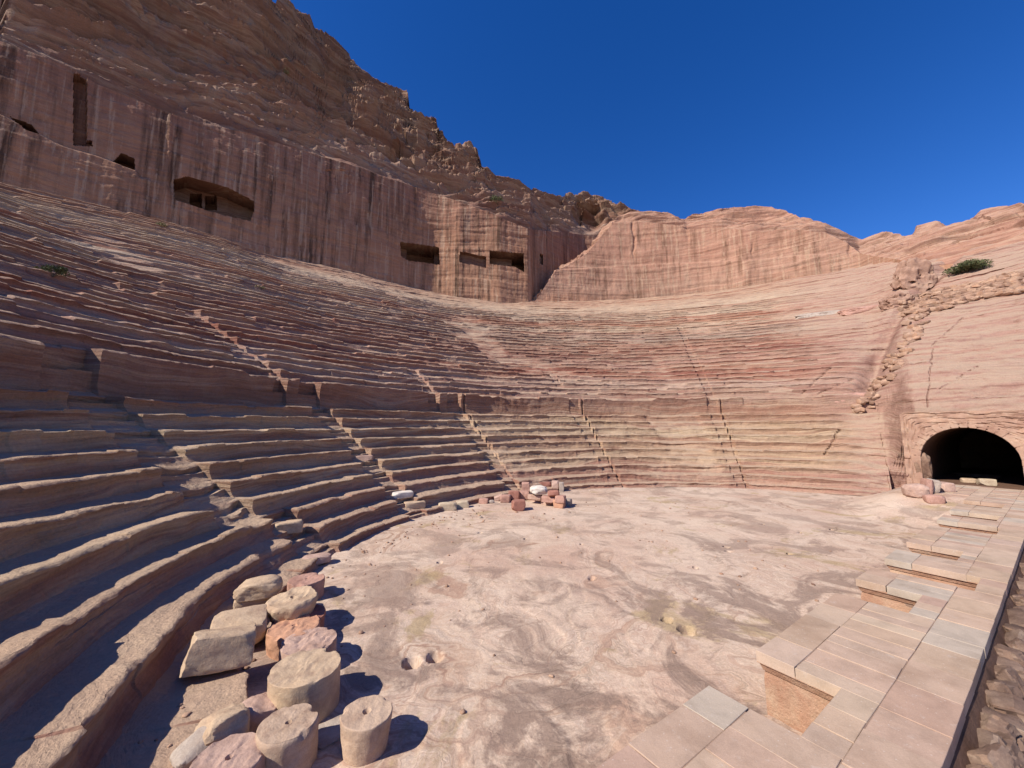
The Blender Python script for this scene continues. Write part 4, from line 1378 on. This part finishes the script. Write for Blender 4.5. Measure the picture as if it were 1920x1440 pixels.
def gravel():
    rng = random.Random(77)
    V0, F0 = CS[3]
    D0 = V0 / np.linalg.norm(V0, axis=1)[:, None]
    VV, FF, k = [], [], 0
    for i in range(210):
        if i % 2:
            a = rad(rng.uniform(108, 166)) + PH0
            r_ = R_L - abs(rng.gauss(0, 1.1)) - .2 - .9 * (i % 2) * rng.random()
            x, y = CC[0] + r_ * math.cos(a), CC[1] + r_ * math.sin(a)
        else:
            x, y = rng.uniform(-4, 12), rng.uniform(4, 24)
        if x * TN[0] + y * TN[1] < 3.4:
            continue
        z_ = ground_z(x, y, 2.0)
        q = .012 + .03 * rng.random() ** 3 + .0012 * math.hypot(x, y)
        P = D0 * np.array([rng.uniform(.7, 1.5), rng.uniform(.7, 1.3), rng.uniform(.45, .8)]) * q * (1 + .2 * np.array([rng.uniform(-1, 1) for _ in D0])[:, None])
        VV.append(rotz(P, rng.uniform(0, 6)) + np.array([x, y, z_ + q * .25])); FF.append(F0 + k); k += len(D0)
    o = fast_mesh('gravel', np.concatenate(VV), np.concatenate(FF), M_MASON, smooth=0)
    o['kind'] = 'stuff'
gravel()

# ------------------------------------------------------------------ vaulted passage
NC, HWID, ZSPR, ZFLOOR = 3.55, 2.0, 2.45, .93
SP = 36.3
def passage():
    ps = empty('vaulted_passage', T(SP, NC, 0), 'dark round-arched masonry passage at the right end of the stage', 'vaulted passage')
    m = 48
    ang = np.linspace(pi, 0, m)
    arch = [(NC + HWID, ZFLOOR - .6)] + [(NC + HWID, ZFLOOR + (ZSPR - ZFLOOR) * t) for t in np.linspace(0, .95, 8)] + [(NC - HWID * math.cos(a), ZSPR + HWID * math.sin(a)) for a in ang] + \
           [(NC - HWID, ZFLOOR + (ZSPR - ZFLOOR) * t) for t in np.linspace(.95, 0, 8)] + [(NC - HWID, ZFLOOR - .6)]
    arch = np.array(arch)
    # n grows to the left in the picture: first points are the left jamb
    arch[9:9 + m, 0] = NC + HWID * np.cos(np.linspace(0, pi, m))
    dep = np.linspace(0, 16, 60)
    V = np.zeros((len(arch), len(dep), 3))
    for j, dd in enumerate(dep):
        for i, (n, zz) in enumerate(arch):
            V[i, j] = T(SP + dd, n, zz)
    nn = .035 * np.tanh(3 * vn(V[..., 0] * 1.6, V[..., 1] * 1.6, V[..., 2] * 2.5, 4)) + .03 * fbm(V[..., 0] * 3, V[..., 1] * 3, V[..., 2] * 3, 3, 5)
    cen = np.array(T(0, NC, 0))
    V[..., 2] += nn * .6
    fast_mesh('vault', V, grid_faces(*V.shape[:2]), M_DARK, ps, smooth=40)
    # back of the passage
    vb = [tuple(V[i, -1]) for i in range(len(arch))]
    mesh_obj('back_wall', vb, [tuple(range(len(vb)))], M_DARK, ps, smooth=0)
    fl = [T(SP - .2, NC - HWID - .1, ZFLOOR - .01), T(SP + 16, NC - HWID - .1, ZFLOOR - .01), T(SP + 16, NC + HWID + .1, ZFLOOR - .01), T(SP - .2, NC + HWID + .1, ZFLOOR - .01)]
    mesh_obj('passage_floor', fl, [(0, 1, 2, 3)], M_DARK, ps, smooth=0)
    # arch ring: wedge stones
    verts, faces = [], []
    rng = random.Random(5)
    k = 19
    for i in range(k):
        a0 = -.10 + (pi + .2) * i / k + .012; a1 = -.10 + (pi + .2) * (i + 1) / k - .012
        ro = HWID + .42 + rng.uniform(-.1, .1)
        pr = rng.uniform(.0, .04)
        base = len(verts)
        for s_ in (-pr, .3):
            for (a, r_) in ((a0, HWID - .01), (a1, HWID - .01), (a1, ro), (a0, ro)):
                verts.append(T(SP + s_ + rng.uniform(-.015, .015), NC + math.cos(a) * r_, ZSPR + math.sin(a) * r_))
        b = base
        faces += [(b, b + 1, b + 2, b + 3), (b + 7, b + 6, b + 5, b + 4)] + [(b + q, b + 4 + q, b + 4 + (q + 1) % 4, b + (q + 1) % 4) for q in range(4)]
    o = mesh_obj('arch_ring', verts, faces, M_ARCH, ps, smooth=0)
    mo = o.modifiers.new('bevel', 'BEVEL'); mo.width = .03; mo.segments = 2
    # masonry round the arch, up to the bench of rock above
    outer = []
    for (n, zz) in arch:
        dx_, dz_ = n - NC, zz - ZSPR
        if zz < ZSPR:
            outer.append(((NC + 2.75) if dx_ > 0 else (NC - 7.5), zz))
        else:
            sc = 1e9
            L = math.hypot(dx_, dz_)
            ux, uz = dx_ / L, dz_ / L
            if ux > 1e-6: sc = min(sc, 2.75 / ux)
            if ux < -1e-6: sc = min(sc, -7.5 / ux)
            if uz > 1e-6: sc = min(sc, (5.45 - ZSPR) / uz)
            outer.append((NC + ux * sc, ZSPR + uz * sc))
    g = np.linspace(0, 1, 60)
    V = np.zeros((len(arch), len(g), 3))
    A = arch; O = np.array(outer)
    Nn = A[:, None, 0] * (1 - g) + O[:, None, 0] * g
    Zz = A[:, None, 1] * (1 - g) + O[:, None, 1] * g
    c1, c2, cid = cells(Nn * 1.5, Zz * 3.4, 0 * Nn + .5, 3)
    dpt = -.10 * (sstep(0, .18, c2 - c1) * .8 + cid * .7) - .04 * fbm(Nn * 3, Zz * 3, 0 * Nn, 3, 6)
    W = np.stack([(SP + .10 + dpt) * TS[0] + Nn * TN[0], (SP + .10 + dpt) * TS[1] + Nn * TN[1], Zz], -1)
    fast_mesh('passage_wall', W, grid_faces(len(arch), len(g), flip=True), M_ARCH, ps, smooth=35)
passage()

PB = 'blocks by the passage mouth'
block('beige boulder heaped against the rock end left of the passage', 'stone', 1718, 935, 34, 26, .9, M_PINKY, 'loose_stone', seed=51, boxy=4, rough=.07, res=16, group=PB)
block('leaning rose slab behind the beige boulder at the passage jamb', 'stone block', 1739, 927, 12, 27, .8, M_ROSE, seed=52, tilt=(.25, 0), group=PB)
block('upright grey-brown slab in the middle of the heap at the jamb', 'stone block', 1748, 925, 18, 24, .7, M_GREY, seed=53, tilt=(.2, 0), rough=.05, group=PB)
block('long pink block lying right of the heap with a dark shaded end', 'stone block', 1767, 922, 22, 17, .9, M_PINKY, seed=54, rot=.3, group=PB)
block('flat rose block lying alone in front of the heap', 'stone block', 1752, 945, 26, 16, .7, M_ROSE, seed=55, boxy=6, group=PB)
block('small cream block lit in the mouth of the passage, left of the two', 'stone block', 1816, 905, 20, 8, .5, M_TAN, zb=.93, seed=56, group=PB)
block('cream block on the passage threshold, right of the two', 'stone block', 1850, 910, 22, 12, .5, M_CREAM, zb=.93, seed=57, group=PB)
block('rough dark pillar of rubble standing in the left jamb of the passage', 'rubble pillar', 1731, 905, 24, 52, .8, M_RUB, 'rubble_pillar', zb=.9, seed=58, boxy=5, rough=.12, res=16, cuts=5)

# ------------------------------------------------------------------ rubble wall under the outer edge of the stage
def many_stones(specs, res):
    VV, FF = [], []
    k = 0
    for (c, size, seed, rx, ry, rz, boxy, rough) in specs:
        P, F = stone(size, seed, res, boxy, rough, 7, .62)
        P = rotz(rotx(roty(P, ry), rx), rz) + np.array(c)
        VV.append(P); FF.append(F + k); k += len(P)
    return np.concatenate(VV), np.concatenate(FF)

def rubble_wall():
    rng = random.Random(21)
    rt = empty('rubble_wall', T(8, .6, 0), 'rough dry-stone rubble wall sloping down from the outer edge of the stage paving', 'rubble wall')
    sp = []
    s = 2.2
    lay = [(1.0, .60), (.92, .38), (.82, .16), (.70, -.06), (.56, -.28), (.40, -.50), (.24, -.72)]
    base_ang = math.atan2(TS[1], TS[0])
    for li, (n, zz) in enumerate(lay):
        s = 1.8 + rng.uniform(0, .3)
        while s < 24:
            w = rng.uniform(.22, .62) * (1 if s < 12 else 1.5)
            h = rng.uniform(.18, .30); d = rng.uniform(.28, .5)
            p = T(s + w / 2, n - .12 + rng.uniform(-.10, .08), zz - .06 + rng.uniform(-.06, .05))
            sp.append((p, (w * 1.0, d, h * 1.25), rng.randrange(9999), rng.uniform(-.7, .2) , rng.uniform(-.25, .25), base_ang + rng.uniform(-.25, .25), 7, .13))
            s += w * .93
    V, F = many_stones(sp, 9)
    fast_mesh('stonework', V, F, M_RUB, rt, smooth=18)
    b = [T(1, 1.08, .78), T(36, 1.08, .78), T(36, .2, -.95), T(1, .2, -.95)]
    mesh_obj('core', b, [(3, 2, 1, 0)], M_DARK, rt, smooth=0)
rubble_wall()

# dry-stone retaining wall and rubble in the cleft at the upper right
def image_surface(u, v):
    h = hit(u, v)
    return np.array(h) if h is not None else None

def terrace_wall():
    rng = random.Random(31)
    rt = None
    sp = []
    for r in range(9):
        f = r / 8
        u = 1690.0
        while u < 1915:
            vt = np.interp(u, [1690, 1760, 1840, 1920], [560, 545, 532, 508]) ; vb = np.interp(u, [1690, 1760, 1840, 1920], [592, 580, 556, 548])
            v = vb + (vt - vb) * f + rng.uniform(-2, 2)
            p = image_surface(u, v)
            w = rng.uniform(.4, 1.0)
            if p is not None:
                sp.append(((p[0], p[1] - .1, p[2] + .05), (w * 1.0, .8, rng.uniform(.28, .5)), rng.randrange(9999), rng.uniform(-.25, .25), rng.uniform(-.25, .25), rng.uniform(-.5, .5) + rad(10), 9, .06))
                u += w / max(p[1], 5) * FPX * .85
            else:
                u += 10
    V, F = many_stones(sp, 5)
    o = fast_mesh('terrace_wall', V, F, M_MASON, smooth=18)
    tag(o, 'tumbled dry-stone terrace wall of tan stones below the green bush', 'terrace wall')
    sp = []
    for i in range(105):
        f = rng.random()
        v = 560 + f * 215
        u = np.interp(v, [560, 620, 700, 740, 775], [1735, 1718, 1665, 1628, 1608]) + rng.gauss(0, 9)
        p = image_surface(u, v)
        if p is None:
            continue
        w = rng.uniform(.25, .75)
        sp.append(((p[0], p[1] - .05, p[2] + .05), (w, .7, rng.uniform(.25, .5)), rng.randrange(9999), rng.uniform(-.4, .4), rng.uniform(-.4, .4), rng.uniform(-.8, .8), 8, .07))
    V, F = many_stones(sp, 5)
    o = fast_mesh('rubble', V, F, M_MASON, smooth=18)
    o['kind'] = 'stuff'
terrace_wall()

OC = 'rock knobs around the cleft'
block('tall hollowed brown rock knob above the top of the cleft', 'rock knob', 1716, 548, 66, 82, 3.0, M_KNOB, 'rock_knob', seed=61, boxy=3, rough=.2, res=30, pits=.45, cuts=8, cutmin=.6, group=OC, sink=.6)
block('brown rock knob with dark hollows at the left of the terrace wall', 'rock knob', 1682, 575, 52, 44, 2.4, M_KNOB, 'rock_knob', seed=62, boxy=3, rough=.2, res=30, pits=.45, cuts=8, cutmin=.6, group=OC, sink=.6)
block('long rounded pink ledge rock left of the hollowed knobs', 'rock knob', 1622, 584, 84, 20, 2.4, M_ROSE, 'rock_knob', seed=63, boxy=3, rough=.12, res=16, cuts=6, group=OC, sink=.5)
block('grey rounded ledge rock at the far left of the ledge row', 'rock knob', 1545, 592, 100, 18, 2.4, M_GREY, 'rock_knob', seed=64, boxy=3, rough=.12, res=16, cuts=6, group=OC, sink=.5)
block('red rounded rock bulging beside the lower end of the cleft', 'rock knob', 1590, 752, 90, 44, 3.0, M_ROSE, 'rock_knob', seed=65, boxy=3, rough=.10, res=16, cuts=6, group=OC, sink=1.2)

# ------------------------------------------------------------------ shrubs
for o_ in bpy.data.objects:
    if o_.type == 'MESH' and o_.name.split('.')[0] in ('cliff_wall', 'hillside'):
        TREES.append(BVHTree.FromPolygons([v.co for v in o_.data.vertices], [p.vertices for p in o_.data.polygons]))

def shrub(label, u, v, wpx, hpx, mat, n=900, seed=1, lobes=5, upright=False, leaf=.11):
    h = hit(u, v)
    if h is None:
        return
    p = np.array(h)
    k = p[1] / FPX
    w, hh = wpx * k, hpx * k
    rng = random.Random(seed)
    rt = empty('shrub', tuple(p), label, 'shrub')
    lob = [(rng.uniform(-.36, .36) * w, rng.uniform(-.3, .3) * w, hh * rng.uniform(.28, .62), rng.uniform(.22, .34)) for _ in range(lobes)]
    if upright:
        lob = [(rng.uniform(-.15, .15) * w, rng.uniform(-.15, .15) * w, hh * (i + .6) / lobes, rng.uniform(.25, .4) * (1 - .4 * i / lobes)) for i in range(lobes)]
    V, F = [], []
    for i in range(n):
        lx, ly, lz, lr = lob[rng.randrange(len(lob))]
        d = np.array([rng.gauss(0, 1) for _ in range(3)]); d /= np.linalg.norm(d)
        r = lr * (rng.random() ** .45)
        c = np.array([lx + d[0] * r * w, ly + d[1] * r * w, max(.03, lz + d[2] * r * hh * 1.1)])
        a = np.array([rng.gauss(0, 1) for _ in range(3)]); a /= np.linalg.norm(a)
        b_ = np.cross(a, [rng.gauss(0, 1) for _ in range(3)]); b_ /= np.linalg.norm(b_)
        L = leaf * rng.uniform(.6, 1.4)
        k0 = len(V)
        V += [c - a * L, c + b_ * L * .35, c + a * L, c - b_ * L * .35]
        F.append((k0, k0 + 1, k0 + 2, k0 + 3))
    V = np.array(V) + p
    fast_mesh('foliage', V, np.array(F), mat, rt, smooth=0)
    TV, TF = [], []
    for (lx, ly, lz, lr) in lob:
        k0 = len(TV)
        for (c, r) in ((np.array([0, 0, -.15]), .05), (np.array([lx, ly, lz]), .015)):
            for q in range(4):
                TV.append(c + r * np.array([math.cos(q * pi / 2), math.sin(q * pi / 2), 0]) + p)
        for q in range(4):
            TF.append((k0 + q, k0 + (q + 1) % 4, k0 + 4 + (q + 1) % 4, k0 + 4 + q))
    fast_mesh('stem', TV, np.array(TF), TWIG, rt, smooth=0)

shrub('dense green bush on the rock above the terrace wall at the right', 1811, 511, 60, 20, LEAF, n=2600, seed=3, lobes=9, leaf=.13)
shrub('small dark green bush on the hill above the sunlit end of the cliff wall', 933, 383, 26, 20, LEAF, n=500, seed=4, leaf=.16)
shrub('low dull green bush among the upper rows at the far left', 100, 514, 36, 20, LEAF, n=600, seed=5, leaf=.07)
shrub('pale dry shrub at the foot of the cliff wall near the large opening', 301, 426, 20, 14, DRYLEAF, n=300, seed=6, leaf=.09)
shrub('tall thin pale shrub growing on the shaded upper hillside', 536, 138, 16, 32, DRYLEAF, n=500, seed=7, lobes=5, upright=True, leaf=.16)
shrub('small dry tuft on the white ledge below the cliff wall', 490, 543, 18, 9, DRYLEAF, n=250, seed=8, leaf=.08)
